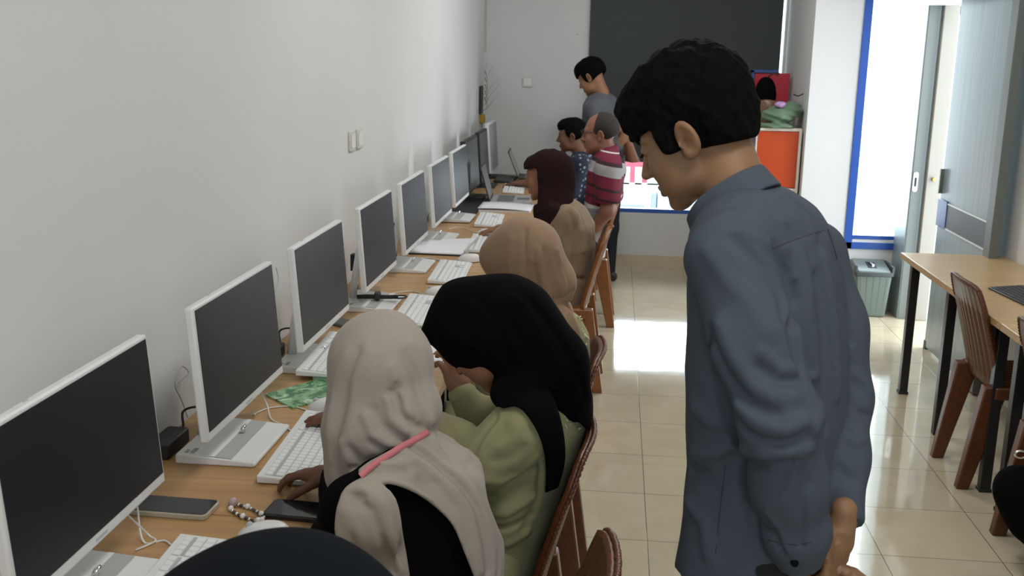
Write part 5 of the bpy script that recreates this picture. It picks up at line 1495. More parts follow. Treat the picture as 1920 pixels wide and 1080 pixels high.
def scarfB0(P):
    p = loc(P, HB, RB)
    f = ell(p, (0, -0.008, 0.025), (0.098, 0.118, 0.108))
    f = smin(f, cap(P, at(862, 585, Y=YBk), at(796, 628, Y=YBk), 0.060, 0.012), 0.05)
    f = smin(f, cap(P, at(830, 622, Y=YBk + 0.04), at(905, 672, Y=YBk), 0.020, 0.045), 0.03)
    f = smin(f, chain(P, [at(965, 600, Y=YBk), at(1030, 690, Y=YBk), at(1062, 745, Y=YBk)], (0.098, 0.090, 0.060), 0.03), 0.05)
    f = smin(f, ell(P, at(975, 640, Y=YBk), (0.095, 0.09, 0.095)), 0.03)
    return f
_fs = [([(965, 560), (1010, 625), (1050, 690), (1090, 760)], 0.010, 0.010), ([(940, 580), (985, 650), (1020, 700), (1060, 740)], 0.010, -0.008), ([(900, 560), (940, 630), (960, 690)], 0.012, -0.007),
       ([(1000, 570), (1040, 620), (1075, 680), (1095, 740)], 0.008, -0.008), ([(880, 570), (910, 640), (925, 690)], 0.012, 0.006), ([(960, 705), (1000, 700), (1040, 720)], 0.009, 0.007), ([(830, 610), (870, 640), (930, 670)], 0.010, 0.005)]
stBs = strokes_px(scarfB0, _fs, 1.2, 3.5)
def scarfB(P):
    f = scarfB0(P) + wob(P * np.array([1, 1, 0.6], F32), 18, 4) * 0.003
    f = stroke(f, P, stBs)
    p = loc(P, HB, RB)
    f = smax(f, -ell(p, (0, 0.118, -0.052), (0.060, 0.062, 0.078)), 0.008)
    # the front opening runs under the chin
    base = smin(torsoB(P), chain(P, [NBk, shB], (0.055, 0.066)), 0.03)
    k1 = [(925, 712), (950, 700), (1000, 705), (1035, 740), (1055, 800), (1060, 860), (1048, 910), (1028, 955), (1010, 975), (1022, 920), (1022, 860), (1010, 815), (985, 775), (965, 762), (940, 765), (925, 745)]
    k2 = [(1000, 640), (1060, 660), (1106, 720), (1112, 780), (1104, 806), (1086, 790), (1078, 765), (1050, 735), (1010, 712)]
    g1 = smax(np.abs(base - 0.014) - 0.009, outline(P, k1), 0.004)
    g2 = smax(np.abs(base - 0.016) - 0.009, outline(P, k2), 0.004)
    f = smin(f, np.minimum(g1, g2), 0.012)
    f = smin(f, ell(P, at(950, 736, Y=-1.24), (0.034, 0.035, 0.032)), 0.02)
    return f
sdf_obj('headscarf', scarfB, (-0.72, -1.42, 0.72), (-0.12, -0.90, 1.26), 0.0042, M_blackc, PB)
RhB = frame((-0.35, 0.2, 0.92), (0.55, -0.75, 0.3))
def bodyB(P):
    f = head_sdf(loc(P, HB, RB), ears=False)
    f = smin(f, chain(P, [HB + RB @ np.array([0, -0.02, -0.05]), NBk, NBk - (0, 0, 0.12)], (0.05, 0.05, 0.07), 0.02), 0.02)
    f = smin(f, chain(P, [NBk, shB, elbB, wrB, wrB + (-0.02, 0.01, 0)], (0.05, 0.035, 0.03, 0.023, 0.022), 0.02), 0.01)
    f = smin(f, chain(P, [NBk, shB2, elbB2, wrB2], (0.05, 0.035, 0.032, 0.026), 0.02), 0.01)
    f = smin(f, hand_sdf(loc(P, wrB + (-0.03, 0.02, -0.005), frame((-0.55, 0.8, -0.15), (0, 0, 1))), 1, (0.3, 0.3, 0.3, 0.35), 0.1, (0.6, 0.3), 0.85), 0.006)
    f = smin(f, hand_sdf(loc(P, wrB2, RhB), 1, (0.5, 0.6, 0.7, 0.8), 0.06, (0.4, 0.3), 0.95), 0.006)
    return f
sdf_obj('body', bodyB, (-0.80, -1.42, 0.70), (-0.15, -0.80, 1.22), 0.0045, M_skin2, PB)
seated_legs('tunic_skirt', np.array([-0.42, YBk, 0.50]), 5, M_green, PB)
# lace trim at the shoulder
lp = [hit(tunB, x, y, 1.2, 3.5) for x, y in ((1062, 752), (1072, 775), (1076, 800))]
b = MB(); random.seed(11)
for k in range(26):
    q = hit(tunB, 1058 + random.random() * 26, 748 + random.random() * 58, 1.2, 3.5)
    if q is not None: b.tube([q, q + np.array([random.uniform(-0.01, 0.01), -0.002, random.uniform(-0.012, 0.012)])], 0.0013, 5)
lc = b.build('lace_trim', M_lace, None, smooth=True); attach(lc, tB); lc['kind'] = 'stuff'

# ================================================================== woman in the tan headscarf
YT = -0.45
PT = person('person in a tan headscarf with gathered folds and a green tunic, face turned away', (-0.42, YT, 0))
RT = hdir(50, 28); HT = at(985, 492, Y=YT)
NT = at(1040, 588, Y=YT)
rT = rows([(900, 960, 1080), (800, 955, 1085), (720, 960, 1100), (670, 965, 1104), (630, 985, 1100), (600, 1005, 1088), (575, 1025, 1068)], YT, math.radians(45), 0.62)
angT = math.atan2(hdir(45)[1, 0], hdir(45)[0, 0])
def torsoT(P): return loft(P, *rT, angT, 2.2, 0.05)
shT = at(1000, 640, Y=-0.58); elbT = at(930, 720, Y=-0.55); wrT = at(880, 660, Y=-0.40)
def tunT(P):
    f = smin(torsoT(P), chain(P, [NT, shT, elbT, wrT], (0.05, 0.058, 0.05, 0.036), 0.03), 0.02)
    return f + wob(P, 20, 3) * 0.003
tT = sdf_obj('green_tunic', tunT, (-0.85, -0.75, 0.42), (-0.12, -0.15, 1.08), 0.008, M_green, PT)
def scarfT0(P):
    p = loc(P, HT, RT)
    f = ell(p, (0, -0.006, 0.020), (0.104, 0.126, 0.112))
    f = smin(f, ell(P, at(1010, 528, Y=YT), (0.110, 0.10, 0.088)), 0.04)
    f = smin(f, ell(P, at(945, 480, Y=YT + 0.03), (0.070, 0.08, 0.06)), 0.04)
    return f
_ft = [([(985, 430), (985, 480), (990, 530)], 0.006, -0.006), ([(1020, 470), (1035, 520), (1045, 560)], 0.010, -0.008), ([(1010, 470), (1020, 530), (1030, 565)], 0.010, 0.008),
       ([(1045, 470), (1060, 520), (1058, 560)], 0.010, 0.007), ([(1000, 500), (1005, 550), (1020, 575)], 0.010, -0.008), ([(1070, 560), (1050, 572), (1025, 574)], 0.008, 0.007), ([(1075, 545), (1055, 560), (1030, 566)], 0.006, -0.007),
       ([(960, 450), (955, 500), (965, 540)], 0.012, 0.005), ([(1055, 500), (1066, 535), (1060, 556)], 0.007, -0.008), ([(1028, 500), (1040, 545), (1040, 562)], 0.007, -0.007), ([(975, 510), (985, 550), (1005, 572)], 0.009, 0.007), ([(1062, 575), (1040, 584), (1010, 584)], 0.007, -0.009), ([(1000, 580), (1040, 600), (1065, 640)], 0.008, 0.007), ([(1000, 595), (1035, 615), (1055, 650)], 0.008, -0.007)]
stT = [(a, b, c * 1.3) for a, b, c in strokes_px(scarfT0, _ft, 1.8, 4.2)]
def scarfT(P):
    f = scarfT0(P) + wob(P * np.array([1, 1, 0.5], F32), 22, 6) * 0.003
    f = stroke(f, P, stT)
    p = loc(P, HT, RT)
    f = smax(f, -ell(p, (0, 0.125, -0.045), (0.055, 0.060, 0.075)), 0.01)
    base = smin(torsoT(P), chain(P, [NT, shT], (0.055, 0.062)), 0.03)
    u = (P[:, 0] * 0.9 + P[:, 1] * 0.2 - P[:, 2] * 0.5)
    base = base - 0.0022 * np.sin(u * 120 + 2 * wob(P, 8, 1))
    k1 = [(940, 560), (1000, 560), (1050, 570), (1072, 585), (1088, 620), (1095, 665), (1092, 720), (1075, 770), (940, 780)]
    f = smin(f, smax(np.abs(base - 0.016) - 0.009, outline(P, k1), 0.005), 0.012)
    return f
sdf_obj('headscarf', scarfT, (-0.70, -0.75, 0.68), (-0.15, -0.22, 1.22), 0.0052, M_tan, PT)
sdf_obj('body', lambda P: smin(smin(head_sdf(loc(P, HT, RT), ears=False), chain(P, [HT, NT, NT - (0, 0, 0.12)], (0.05, 0.05, 0.07), 0.02), 0.02),
        smin(chain(P, [NT - (0, 0, 0.05), shT, elbT, wrT], (0.05, 0.035, 0.03, 0.024), 0.02), hand_sdf(loc(P, wrT, frame((-0.9, 0.3, -0.1), (0, 0, 1))), 1, (0.3, 0.3, 0.3, 0.35), 0.1, (0.6, 0.3), 0.92), 0.01), 0.01),
        (-0.95, -0.75, 0.68), (-0.15, -0.20, 1.18), 0.0065, M_skin2, PT)
seated_legs('tunic_skirt', np.array([-0.43, YT, 0.50]), 5, M_green, PT)
b = MB(); random.seed(12)
for k in range(26):
    q = hit(tunT, 1078 + random.random() * 20, 580 + (k / 26) * 105, 1.8, 4.2)
    if q is not None: b.tube([q, q + np.array([random.uniform(-0.014, 0.014), -0.003, random.uniform(-0.016, 0.016)])], 0.0022, 5)
lc = b.build('lace_trim', M_lace, None, smooth=True); attach(lc, tT); lc['kind'] = 'stuff'

# ================================================================== woman in the dark brown headscarf
YN_ = 1.78
PN = person('person in a dark brown headscarf and khaki tunic, seen in profile using a mouse', (-0.45, YN_, 0))
RN = hdir(8, 10); HN = at(1024, 332, Y=YN_)
NN = at(1045, 392, Y=YN_)
rN = rows([(700, 1040, 1105), (620, 1035, 1106), (560, 1030, 1106), (510, 1035, 1110), (460, 1025, 1118), (420, 1022, 1116), (390, 1022, 1098), (370, 1030, 1078)], YN_, math.radians(75), 0.62)
angN = math.atan2(hdir(10)[1, 0], hdir(10)[0, 0])
def torsoN(P): return loft(P, *rN, angN, 2.2, 0.05)
shN = at(1060, 410, Y=1.63); elbN = at(1010, 470, Y=1.62); wrN = at(948, 430, Z=0.80)
def tunN0(P):
    f = smin(torsoN(P), chain(P, [NN - (0, 0, 0.04), shN, elbN, bez(elbN, wrN, 0.75)], (0.05, 0.062, 0.05, 0.036), 0.03), 0.02)
    return f
stN = strokes_px(tunN0, [([(1085, 395), (1100, 430), (1095, 470)], 0.014, 0.010), ([(1070, 400), (1080, 440), (1075, 500)], 0.014, -0.012), ([(1050, 440), (1060, 480), (1060, 530)], 0.014, 0.010),
                         ([(1075, 520), (1095, 525), (1110, 515)], 0.012, -0.012), ([(1105, 410), (1112, 450)], 0.012, -0.008), ([(1030, 430), (1045, 470), (1050, 500)], 0.012, -0.010)], 3.5, 7)
sdf_obj('khaki_tunic', lambda P: stroke(tunN0(P) + wob(P, 18, 3) * 0.004, P, stN), (-0.85, 1.40, 0.42), (-0.10, 2.12, 1.10), 0.008, M_khaki, PN)
def scarfN(P):
    p = loc(P, HN, RN)
    f = ell(p, (0, -0.020, 0.020), (0.110, 0.132, 0.118))
    f = smin(f, ell(p, (0, -0.03, -0.07), (0.095, 0.10, 0.10)), 0.05)
    f = smin(f, cap(p, (0, 0.070, 0.085), (0, 0.086, 0.078), 0.022, 0.012), 0.03)
    f = smin(f, chain(P, [at(1035, 378, Y=YN_ - 0.05), at(1030, 410, Y=YN_ - 0.12), at(1020, 432, Y=YN_ - 0.14)], (0.10, 0.075, 0.035), 0.03), 0.03)
    f = smin(f, cap(P, at(1035, 395, Y=YN_ - 0.16), at(1058, 410, Y=YN_ - 0.17), 0.04, 0.03), 0.02)
    f = f + wob(P * np.array([1, 1, 0.5], F32), 20, 8) * 0.004 + 0.0025 * np.sin(p[:, 1] * 120 + p[:, 2] * 40) * np.clip(-p[:, 1] * 20, 0, 1)
    op = smax(plane(p, (0, 0.024, 0), (0, -1, -0.10)), plane(p, (0, 0, 0.062), (0, 0.1, 1)), 0.02)
    op = smax(op, plane(p, (0, 0, -0.125), (0, 0, -1)), 0.02)
    return smax(f, -op, 0.012)
sdf_obj('headscarf', scarfN, (-0.72, 1.50, 0.78), (-0.20, 2.08, 1.30), 0.0058, M_brown, PN)
RhN = frame((-0.95, 0.05, -0.15), (0, 0, 1))
sdf_obj('body', lambda P: smin(smin(head_sdf(loc(P, HN, RN), ears=False), chain(P, [HN, NN, NN - (0, 0, 0.12)], (0.05, 0.05, 0.07), 0.02), 0.02),
        smin(chain(P, [NN - (0, 0, 0.08), shN, elbN, wrN], (0.05, 0.035, 0.033, 0.026), 0.02), hand_sdf(loc(P, wrN + (0.0, 0, 0.004), RhN), 1, (0.35, 0.3, 0.3, 0.35), 0.08, (0.6, 0.3), 0.98), 0.01), 0.01),
        (-0.98, 1.40, 0.70), (-0.20, 2.10, 1.26), 0.0052, M_skin2, PN)
seated_legs('black_trousers', np.array([-0.42, YN_, 0.50]), 5, M_blackc, PN)

# ================================================================== head covering nearest the camera
PZ = person('person in a dark navy head covering, cut off by the bottom edge of the view', (-0.50, -2.37, 0))
HZ = at(524, 1224, Y=-2.42); RZ_ = hdir(30, 25)
def scarfZ(P):
    p = loc(P, HZ, RZ_)
    f = ell(p, (0, 0.0, 0.02), (0.125, 0.140, 0.112))
    f = smin(f, cap(P, HZ + (-0.09, 0.0, -0.02), HZ + (0.09, 0, -0.02), 0.085, 0.085), 0.06)
    f = smin(f, cap(P, HZ + (0.03, -0.03, -0.03), HZ + (0.10, 0.0, -0.17), 0.10, 0.12), 0.06)
    f = smin(f, ell(P, HZ + (0.05, -0.02, -0.24), (0.19, 0.21, 0.10)), 0.06)
    f = f + wob(P, 14, 2) * 0.003
    f = smax(f, -ell(p, (0, 0.13, -0.05), (0.055, 0.060, 0.075)), 0.01)
    return f
sdf_obj('headscarf', scarfZ, HZ + (-0.25, -0.28, -0.38), HZ + (0.30, 0.22, 0.17), 0.0065, M_darkc, PZ)
NZ = HZ + np.array([0.05, -0.02, -0.16])
def bodyZ(P):
    f = smin(head_sdf(loc(P, HZ, RZ_), ears=False), chain(P, [HZ, NZ, NZ - (0, 0, 0.1)], (0.05, 0.05, 0.08), 0.02), 0.02)
    return f
sdf_obj('body', bodyZ, HZ - 0.30, HZ + 0.20, 0.007, M_skin3, PZ)
def topZ(P):
    f = loft(P, [0.42, 0.6, 0.8, HZ[2] - 0.20], [HZ[0] + 0.06] * 4, [HZ[1] - 0.03] * 4, [0.19, 0.17, 0.19, 0.15], [0.13, 0.12, 0.12, 0.09], math.atan2(RZ_[1, 0], RZ_[0, 0]), 2.2, 0.06)
    f = smin(f, chain(P, [NZ + (-0.05, 0.14, -0.06), NZ + (-0.10, 0.20, -0.26), np.array([-0.70, -2.06, 0.80])], (0.055, 0.045, 0.032), 0.03), 0.02)
    f = smin(f, chain(P, [NZ + (-0.05, -0.16, -0.06), NZ + (-0.06, -0.2, -0.26), np.array([-0.72, -2.55, 0.80])], (0.055, 0.045, 0.032), 0.03), 0.02)
    return f + wob(P, 16, 5) * 0.003
sdf_obj('dark_top', topZ, (-0.85, -2.80, 0.36), (-0.10, -1.98, 1.12), 0.010, M_darkc, PZ)
seated_legs('dark_skirt', np.array([-0.42, -2.44, 0.50]), 5, M_darkc, PZ)

# ================================================================== man in the striped polo shirt
YR = 3.02
PR = person('person with thinning grey hair, glasses and a maroon striped polo shirt, sitting', (-0.30, YR, 0))
RR = hdir(6, 6); HR2 = at(1126, 253, Y=YR)
NR = at(1140, 290, Y=YR)
M_polo = bpy.data.materials.new('maroon_striped_polo'); M_polo.use_nodes = True
_n = M_polo.node_tree.nodes; _l = M_polo.node_tree.links; _b = _n['Principled BSDF']; _b.inputs['Roughness'].default_value = 0.85
_tc = _n.new('ShaderNodeTexCoord'); _sx = _n.new('ShaderNodeSeparateXYZ'); _l.new(_tc.outputs['Object'], _sx.inputs[0])
_mr = _n.new('ShaderNodeMapRange'); _mr.inputs[1].default_value = 0.70; _mr.inputs[2].default_value = 1.16
_w = _n.new('ShaderNodeMath'); _w.operation = 'ADD'; _l.new(_sx.outputs[2], _w.inputs[0])
_xs = _n.new('ShaderNodeMath'); _xs.operation = 'MULTIPLY'; _xs.inputs[1].default_value = 0.18; _l.new(_sx.outputs[0], _xs.inputs[0]); _l.new(_xs.outputs[0], _w.inputs[1]); _l.new(_w.outputs[0], _mr.inputs[0])
_cr = _n.new('ShaderNodeValToRGB'); _cr.color_ramp.interpolation = 'CONSTANT'; _l.new(_mr.outputs[0], _cr.inputs[0]); _l.new(_cr.outputs[0], _b.inputs['Base Color'])
mr_, bl_, gr_, wh_ = (0.15, 0.008, 0.028, 1), (0.03, 0.008, 0.014, 1), (0.34, 0.33, 0.33, 1), (0.6, 0.58, 0.58, 1)
st_ = [(0.0, wh_), (0.03, mr_), (0.14, bl_), (0.17, mr_), (0.27, bl_), (0.31, mr_), (0.46, gr_), (0.60, bl_), (0.65, mr_), (0.74, wh_), (0.755, mr_)]
for i, (p_, c_) in enumerate(st_):
    e = _cr.color_ramp.elements[i] if i < 2 else _cr.color_ramp.elements.new(p_)
    e.position = p_; e.color = c_
rR = rows([(560, 1088, 1130), (480, 1090, 1134), (430, 1092, 1144), (390, 1096, 1156), (355, 1098, 1168), (320, 1102, 1170), (295, 1110, 1164), (278, 1120, 1156)], YR, math.radians(78), 0.66)
angR = math.atan2(hdir(8)[1, 0], hdir(8)[0, 0])
shR = at(1140, 318, Y=YR - 0.16); elR = at(1140, 395, Y=YR - 0.20); wrR = at(1116, 424, Y=YR - 0.14)
def poloR(P):
    f = loft(P, *rR, angR, 2.3, 0.05)
    sl = smax(chain(P, [NR - (0, 0, 0.05), shR, bez(shR, elR, 0.72)], (0.06, 0.078, 0.080), 0.03), -(P[:, 2] - (bez(shR, elR, 0.72)[2] - 0.02)), 0.004)
    f = smin(f, sl, 0.012)
    s2 = at(1150, 318, Y=YR + 0.16)
    f = smin(f, chain(P, [NR - (0, 0, 0.05), s2, s2 + (0, 0.03, -0.16)], (0.06, 0.075, 0.07), 0.03), 0.012)
    f = smin(f, smax(chain(P, [NR - (0, 0, 0.02), NR + (0, 0, 0.02)], (0.072, 0.066)), -9, 0.001), 0.02)
    f = smax(f, -cap(P, NR, NR + (-0.02, 0, 0.12), 0.055), 0.006)
    return f + wob(P, 18, 7) * 0.004
sdf_obj('polo_shirt', poloR, (-0.55, YR - 0.36, 0.42), (-0.02, YR + 0.32, 1.14), 0.0072, M_polo, PR)
def bodyR(P):
    f = head_sdf(loc(P, HR2, RR) / 1.05) * 1.05
    f = smin(f, chain(P, [HR2 + (0.02, 0, -0.04), NR, NR - (0, 0, 0.12)], (0.058, 0.062, 0.08), 0.02), 0.02)
    f = smin(f, chain(P, [NR - (0, 0, 0.08), shR, elR, wrR, wrR + (-0.10, 0.02, 0.0)], (0.06, 0.05, 0.045, 0.036, 0.028), 0.02), 0.01)
    f = smin(f, hand_sdf(loc(P, wrR + (-0.10, 0.02, 0.0), frame((-0.9, 0.3, -0.2), (0, 0, 1))), 1, (0.5, 0.5, 0.5, 0.5), 0.06, (0.5, 0.3)), 0.006)
    return f
sdf_obj('body', bodyR, (-0.70, YR - 0.36, 0.60), (-0.05, YR + 0.25, 1.34), 0.0055, mat('reddish_brown_skin', (0.27, 0.11, 0.07), 0.45, spec=0.5), PR)
sdf_obj('grey_hair', lambda P: smax(short_hair(loc(P, HR2, RR) / 1.05, 0.006, -0.035, 0.075, 3, 0.001) * 1.05, -ell(loc(P, HR2, RR), (0, 0.075, 0.085), (0.09, 0.085, 0.10)), 0.01), HR2 - 0.16, HR2 + 0.17, 0.0055, mat('thin_grey_black_hair', (0.026, 0.021, 0.019), 0.9, noise=0.5, nscale=120), PR)
M_gl = mat('black_spectacle_frame', (0.01, 0.01, 0.012), 0.3)
def hp(x, y, z): return HR2 + RR @ np.array([x, y, z])
b = MB()
for s in (1, -1):
    b.tube([hp(s * 0.078, 0.0, 0.022), hp(s * 0.080, 0.05, 0.024), hp(s * 0.066, 0.108, 0.024)], 0.0022, 6)
    b.tube([hp(s * (0.036 + 0.028 * math.cos(a)), 0.112 - 0.006 * abs(math.cos(a)), 0.020 + 0.018 * math.sin(a)) for a in np.linspace(0, 2 * PI, 20)], 0.002, 6)
b.tube([hp(-0.009, 0.118, 0.024), hp(0.009, 0.118, 0.024)], 0.002, 6)
g_ = b.build('glasses', M_gl, None, smooth=True); attach(g_, PR)
sdf_obj('light_waist_cloth', lambda P: smax(loft(P, *rR, angR, 2.3, 0.05) - 0.008, smax(P[:, 2] - 0.745, 0.655 - P[:, 2], 0.01), 0.01), (-0.55, YR - 0.30, 0.55), (-0.02, YR + 0.30, 0.80), 0.009, cloth('pale_grey_cloth', (0.22, 0.22, 0.215)), PR)
seated_legs('dark_trousers', np.array([-0.32, YR, 0.50]), 5, M_blackc, PR)

# ================================================================== boy at the far end
YY = 3.76
PY = person('person with short black hair and a navy patterned shirt, sitting at the far end', (-0.48, YY, 0))
RY = hdir(4, 8); HY = at(1073, 256, Y=YY); NY = at(1088, 284, Y=YY)
rY = rows([(480, 1060, 1110), (400, 1062, 1112), (350, 1064, 1116), (318, 1064, 1117), (300, 1067, 1115), (288, 1072, 1109), (280, 1080, 1100)], YY, math.radians(78), 0.64)
angY = math.atan2(hdir(4)[1, 0], hdir(4)[0, 0])
M_navy = mat('navy_white_print_cloth', (0.02, 0.028, 0.055), 0.8)
_n = M_navy.node_tree.nodes; _l = M_navy.node_tree.links; _t = _n.new('ShaderNodeTexVoronoi'); _t.inputs['Scale'].default_value = 30
_tc = _n.new('ShaderNodeTexCoord'); _l.new(_tc.outputs['Object'], _t.inputs['Vector']); _c = _n.new('ShaderNodeValToRGB')
_c.color_ramp.elements[0].position = 0.24; _c.color_ramp.elements[0].color = (0.35, 0.40, 0.46, 1); _c.color_ramp.elements[1].position = 0.30; _c.color_ramp.elements[1].color = (0.015, 0.02, 0.045, 1)
_l.new(_t.outputs['Distance'], _c.inputs[0]); _l.new(_c.outputs[0], _n['Principled BSDF'].inputs['Base Color'])
shY = at(1088, 306, Y=YY - 0.14)
wrY = np.array([-0.78, YY - 0.10, 0.79])
sdf_obj('patterned_shirt', lambda P: smin(loft(P, *rY, angY, 2.2, 0.05), chain(P, [NY - (0, 0, 0.05), shY, shY + (-0.04, -0.02, -0.20)], (0.05, 0.055, 0.05), 0.03), 0.02) + wob(P, 20, 3) * 0.003, (-0.62, YY - 0.30, 0.42), (-0.22, YY + 0.26, 1.12), 0.009, M_navy, PY)
sdf_obj('body', lambda P: smin(smin(head_sdf(loc(P, HY, RY) / 0.95) * 0.95, chain(P, [HY + (0.015, 0, -0.03), NY, NY - (0, 0, 0.1)], (0.048, 0.048, 0.06), 0.02), 0.02), smin(chain(P, [shY, shY + (-0.04, -0.02, -0.22), wrY], (0.04, 0.034, 0.024), 0.02), hand_sdf(loc(P, wrY, frame((-0.98, 0.1, -0.05), (0, 0, 1))), 1, (0.3, 0.3, 0.3, 0.3), 0.08, (0.6, 0.3), 0.92), 0.008), 0.01), (-1.0, YY - 0.30, 0.70), (-0.25, YY + 0.22, 1.24), 0.006, M_skin3, PY)
sdf_obj('hair', lambda P: short_hair(loc(P, HY, RY) / 0.95, 0.010, -0.030, 0.060, 5, 0.002) * 0.95, HY - 0.16, HY + 0.16, 0.0055, M_hair, PY)
seated_legs('dark_trousers', np.array([-0.46, YY, 0.50]), 5, M_blackc, PY)

# ================================================================== man standing at the back
YS = 4.22
PS = person('person in a grey shirt standing at the far end with hands behind the back', (-0.22, YS, 0))
RS = hdir(22, 30); HS = at(1110, 146, Y=YS); NS = at(1128, 174, Y=YS)
rS = rows([(560, 1100, 1162), (430, 1098, 1168), (340, 1096, 1172), (270, 1095, 1170), (225, 1093, 1168), (198, 1094, 1162), (182, 1101, 1154), (172, 1112, 1146)], YS, math.radians(60), 0.66)
angS = math.atan2(hdir(30)[1, 0], hdir(30)[0, 0])
M_gsh = cloth('grey_shirt_cloth', (0.10, 0.105, 0.120))
shS = at(1112, 206, Y=YS - 0.14); elS = at(1128, 300, Y=YS - 0.20); wrS = at(1168, 262, Y=YS - 0.26)
shS2 = at(1148, 204, Y=YS + 0.14); elS2 = at(1188, 305, Y=YS - 0.02); wrS2 = at(1176, 262, Y=YS - 0.20)
stS = None
def shirtS(P):
    f = loft(P, *rS, angS, 2.2, 0.05)
    f = smin(f, chain(P, [NS - (0, 0, 0.05), shS, elS, bez(elS, wrS, 0.75)], (0.06, 0.060, 0.05, 0.042), 0.03), 0.012)
    f = smin(f, chain(P, [NS - (0, 0, 0.05), shS2, bez(shS2, elS2, 0.6)], (0.06, 0.058, 0.048), 0.03), 0.012)
    f = smax(f, -cap(P, NS, HS, 0.048), 0.006)
    return smax(f + wob(P, 18, 5) * 0.005, 0.80 - P[:, 2], 0.01)
sdf_obj('grey_shirt', shirtS, (-0.48, YS - 0.40, 0.76), (0.10, YS + 0.28, 1.54), 0.0075, M_gsh, PS)
def bodyS(P):
    f = head_sdf(loc(P, HS, RS))
    f = smin(f, chain(P, [HS + RS @ np.array([0, -0.025, -0.04]), NS, NS - (0, 0, 0.1)], (0.05, 0.05, 0.07), 0.02), 0.02)
    f = smin(f, chain(P, [shS, elS, wrS], (0.045, 0.04, 0.028), 0.02), 0.01)
    f = smin(f, chain(P, [shS2, elS2, wrS2], (0.045, 0.043, 0.030), 0.02), 0.01)
    f = smin(f, hand_sdf(loc(P, wrS, frame((0.5, -0.1, 0.8), (0.3, -0.9, 0.0))), 1, (0.6, 0.7, 0.7, 0.7), 0.06, (0.5, 0.3)), 0.006)
    f = smin(f, hand_sdf(loc(P, wrS2, frame((-0.3, -0.3, 0.8), (0.3, -0.9, 0.0))), -1, (0.6, 0.7, 0.7, 0.7), 0.06, (0.5, 0.3)), 0.006)
    return f
sdf_obj('body', bodyS, (-0.50, YS - 0.46, 0.90), (0.14, YS + 0.22, 1.70), 0.0065, M_skin2, PS)
sdf_obj('hair', lambda P: short_hair(loc(P, HS, RS), 0.022, -0.030, 0.050, 2, 0.003), HS - 0.18, HS + 0.19, 0.0055, M_hair, PS)
wt = MB().tube([tuple(wrS2 + np.array([0.030 * math.cos(a), 0.012 * math.sin(a), 0.018 * math.sin(a)])) for a in np.linspace(0, 2 * PI, 20)], 0.005, 6).build('wrist_watch', M_chrome, None, smooth=True)
attach(wt, PS)
def trS(P):
    f = loft(P, [0.76, 0.84, 0.92], [rS[1][1]] * 3, [YS] * 3, [0.15, 0.155, 0.14], [0.105, 0.105, 0.09], angS, 2.2, 0.03)
    Ls = hdir(30)[:, 0]
    for s in (1, -1):
        hpn = np.array([rS[1][1], YS, 0.80]) + Ls * 0.08 * s
        f = smin(f, chain(P, [hpn, hpn - (0, 0, 0.40), hpn - (0, 0, 0.74)], (0.085, 0.065, 0.052), 0.03), 0.02)
    return f
sdf_obj('dark_trousers', trS, (-0.45, YS - 0.2, 0.0), (0.10, YS + 0.22, 1.0), 0.012, cloth('charcoal_cloth', (0.02, 0.022, 0.026)), PS)
for s in (1, -1):
    Rs = hdir(30); c = np.array([rS[1][1], YS, 0]) + Rs[:, 0] * 0.08 * s + Rs[:, 1] * 0.05
    sdf_obj('shoe', lambda P: smax(ell(loc(P, c, Rs), (0, 0.0, 0.035), (0.045, 0.13, 0.06)), -P[:, 2], 0.004), c - 0.17, c + (0.17, 0.17, 0.15), 0.011, M_black, PS)

# ================================================================== bags on the cabinet, dark bag on the chair
def P3(x, y, Y): return at(x, y, Y=Y)
cb_y = 3.86
t = empty('green_cloth_bag', tuple(P3(1466, 222, cb_y)), 0, 'crumpled sage green cloth bag on top of the orange cabinet', 'bag')
def bagG(P):
    f = ell(P, P3(1460, 216, cb_y), (0.120, 0.12, 0.055))
    f = smin(f, ell(P, P3(1478, 205, cb_y + 0.02), (0.100, 0.10, 0.05)), 0.03)
    f = smin(f, ell(P, P3(1455, 236, cb_y - 0.05), (0.115, 0.10, 0.022)), 0.02)
    f = f + wob(P, 34, 3) * 0.006 + 0.005 * np.sin((P[:, 2] * 1.6 + P[:, 0] * 0.5) * 95 + 1.5 * wob(P, 12, 2))
    return smax(f, 1.1965 - P[:, 2], 0.003)
o = sdf_obj('bag_cloth', bagG, P3(1466, 222, cb_y) - 0.2, P3(1466, 222, cb_y) + 0.2, 0.005, cloth('sage_green_cloth', (0.13, 0.20, 0.13)), t)
t = empty('brown_leather_bag', tuple(P3(1440, 190, cb_y + 0.2)), 0, 'open brown leather bag behind the green cloth bag on the cabinet', 'bag')
def bagB(P):
    c = P3(1445, 206, cb_y + 0.24)
    f = ell(P, c, (0.135, 0.11, 0.125)); f = smax(f, P[:, 2] - (c[2] + 0.075) - 0.10 * (P[:, 0] - c[0]), 0.008)
    f = smax(f, -ell(P, c + (0.02, 0, 0.09), (0.105, 0.085, 0.09)), 0.008)
    return smax(f + wob(P, 30, 6) * 0.005, 1.1965 - P[:, 2], 0.003)
sdf_obj('bag_leather', bagB, P3(1445, 206, cb_y + 0.24) - 0.2, P3(1445, 206, cb_y + 0.24) + 0.2, 0.006, mat('brown_leather', (0.16, 0.075, 0.05), 0.35), t)
t = empty('lilac_pouch', tuple(P3(1462, 197, cb_y - 0.04)), 0, 'small lilac pouch lying on the green cloth bag', 'pouch')
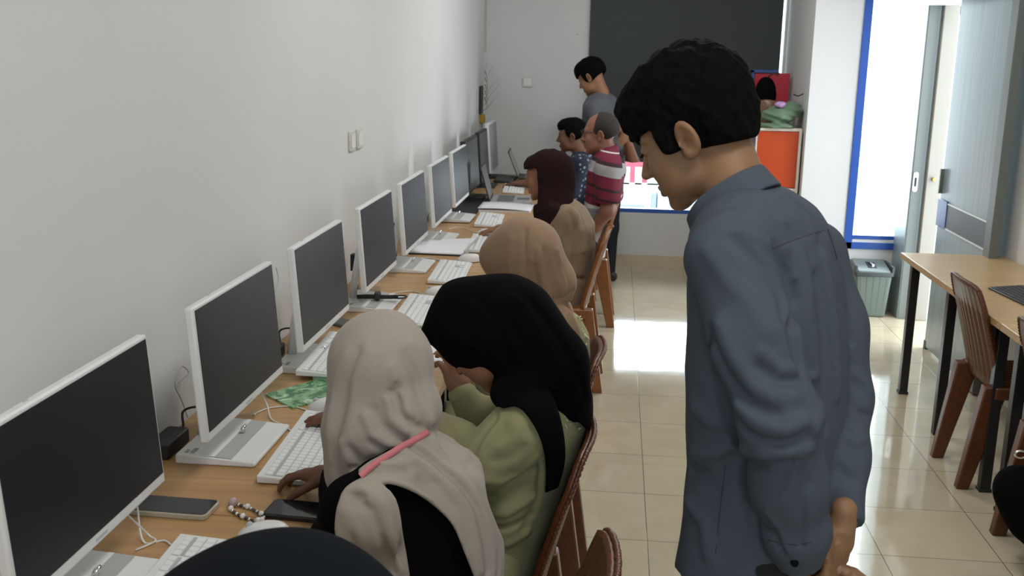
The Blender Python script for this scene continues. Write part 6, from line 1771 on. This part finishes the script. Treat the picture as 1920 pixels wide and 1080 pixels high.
sdf_obj('pouch_cloth', lambda P: ell(P, P3(1463, 196, cb_y - 0.06), (0.038, 0.03, 0.022)) + wob(P, 80, 1) * 0.003, P3(1463, 196, cb_y - 0.06) - 0.07, P3(1463, 196, cb_y - 0.06) + 0.07, 0.004, mat('lilac_cloth', (0.42, 0.24, 0.46), 0.5), t)
t = empty('black_bag', tuple(P3(1435, 160, cb_y + 0.30)), 0, 'black domed bag leaning against the red file box', 'bag')
def capB(P):
    c = P3(1435, 178, cb_y + 0.30)
    f = ell(P, c, (0.075, 0.06, 0.125))
    return f + wob(P, 30, 2) * 0.003
sdf_obj('bag_body', capB, P3(1435, 178, cb_y + 0.3) - 0.17, P3(1435, 178, cb_y + 0.3) + 0.17, 0.006, M_blackc, t)
st3 = MB().tube(spline([P3(1440, 145, cb_y + 0.28), P3(1448, 139, cb_y + 0.26), P3(1460, 137, cb_y + 0.26), P3(1456, 143, cb_y + 0.25)]), 0.005, 6).build('strap', M_black, None, smooth=True); attach(st3, t)
b = MB().tube(spline([P3(1488, 177, cb_y + 0.1), P3(1496, 180, cb_y + 0.05), P3(1506, 176, cb_y + 0.02)]), 0.004, 6).build('dark_strap', M_black, None, smooth=True)
tag(b, 'short black strap end sticking out beside the green cloth bag', 'strap')
t = empty('black_bag', (1.16, -0.02, 0.45), 0, 'large black soft bag hanging on the back of the chair at the right edge', 'bag')
def bagK(P):
    f = chain(P, [at(1908, 918, Y=-0.02), at(1950, 950, Y=-0.02), at(2000, 1030, Y=-0.02)], (0.080, 0.115, 0.100), 0.05)
    return smax(f + wob(P, 14, 3) * 0.004, P[:, 0] - 1.42, 0.03)
sdf_obj('bag_body', bagK, (0.95, -0.25, 0.05), (1.35, 0.22, 0.75), 0.009, M_blackc, t)
q = at(1915, 852, Y=-0.09)
bk_ = MB().tube([tuple(q + np.array([0.02 * math.cos(a), 0, 0.012 * math.sin(a)])) for a in np.linspace(0, 2 * PI, 18)], 0.004, 6).build('silver_buckle', M_chrome, None, smooth=True)
attach(bk_, t)
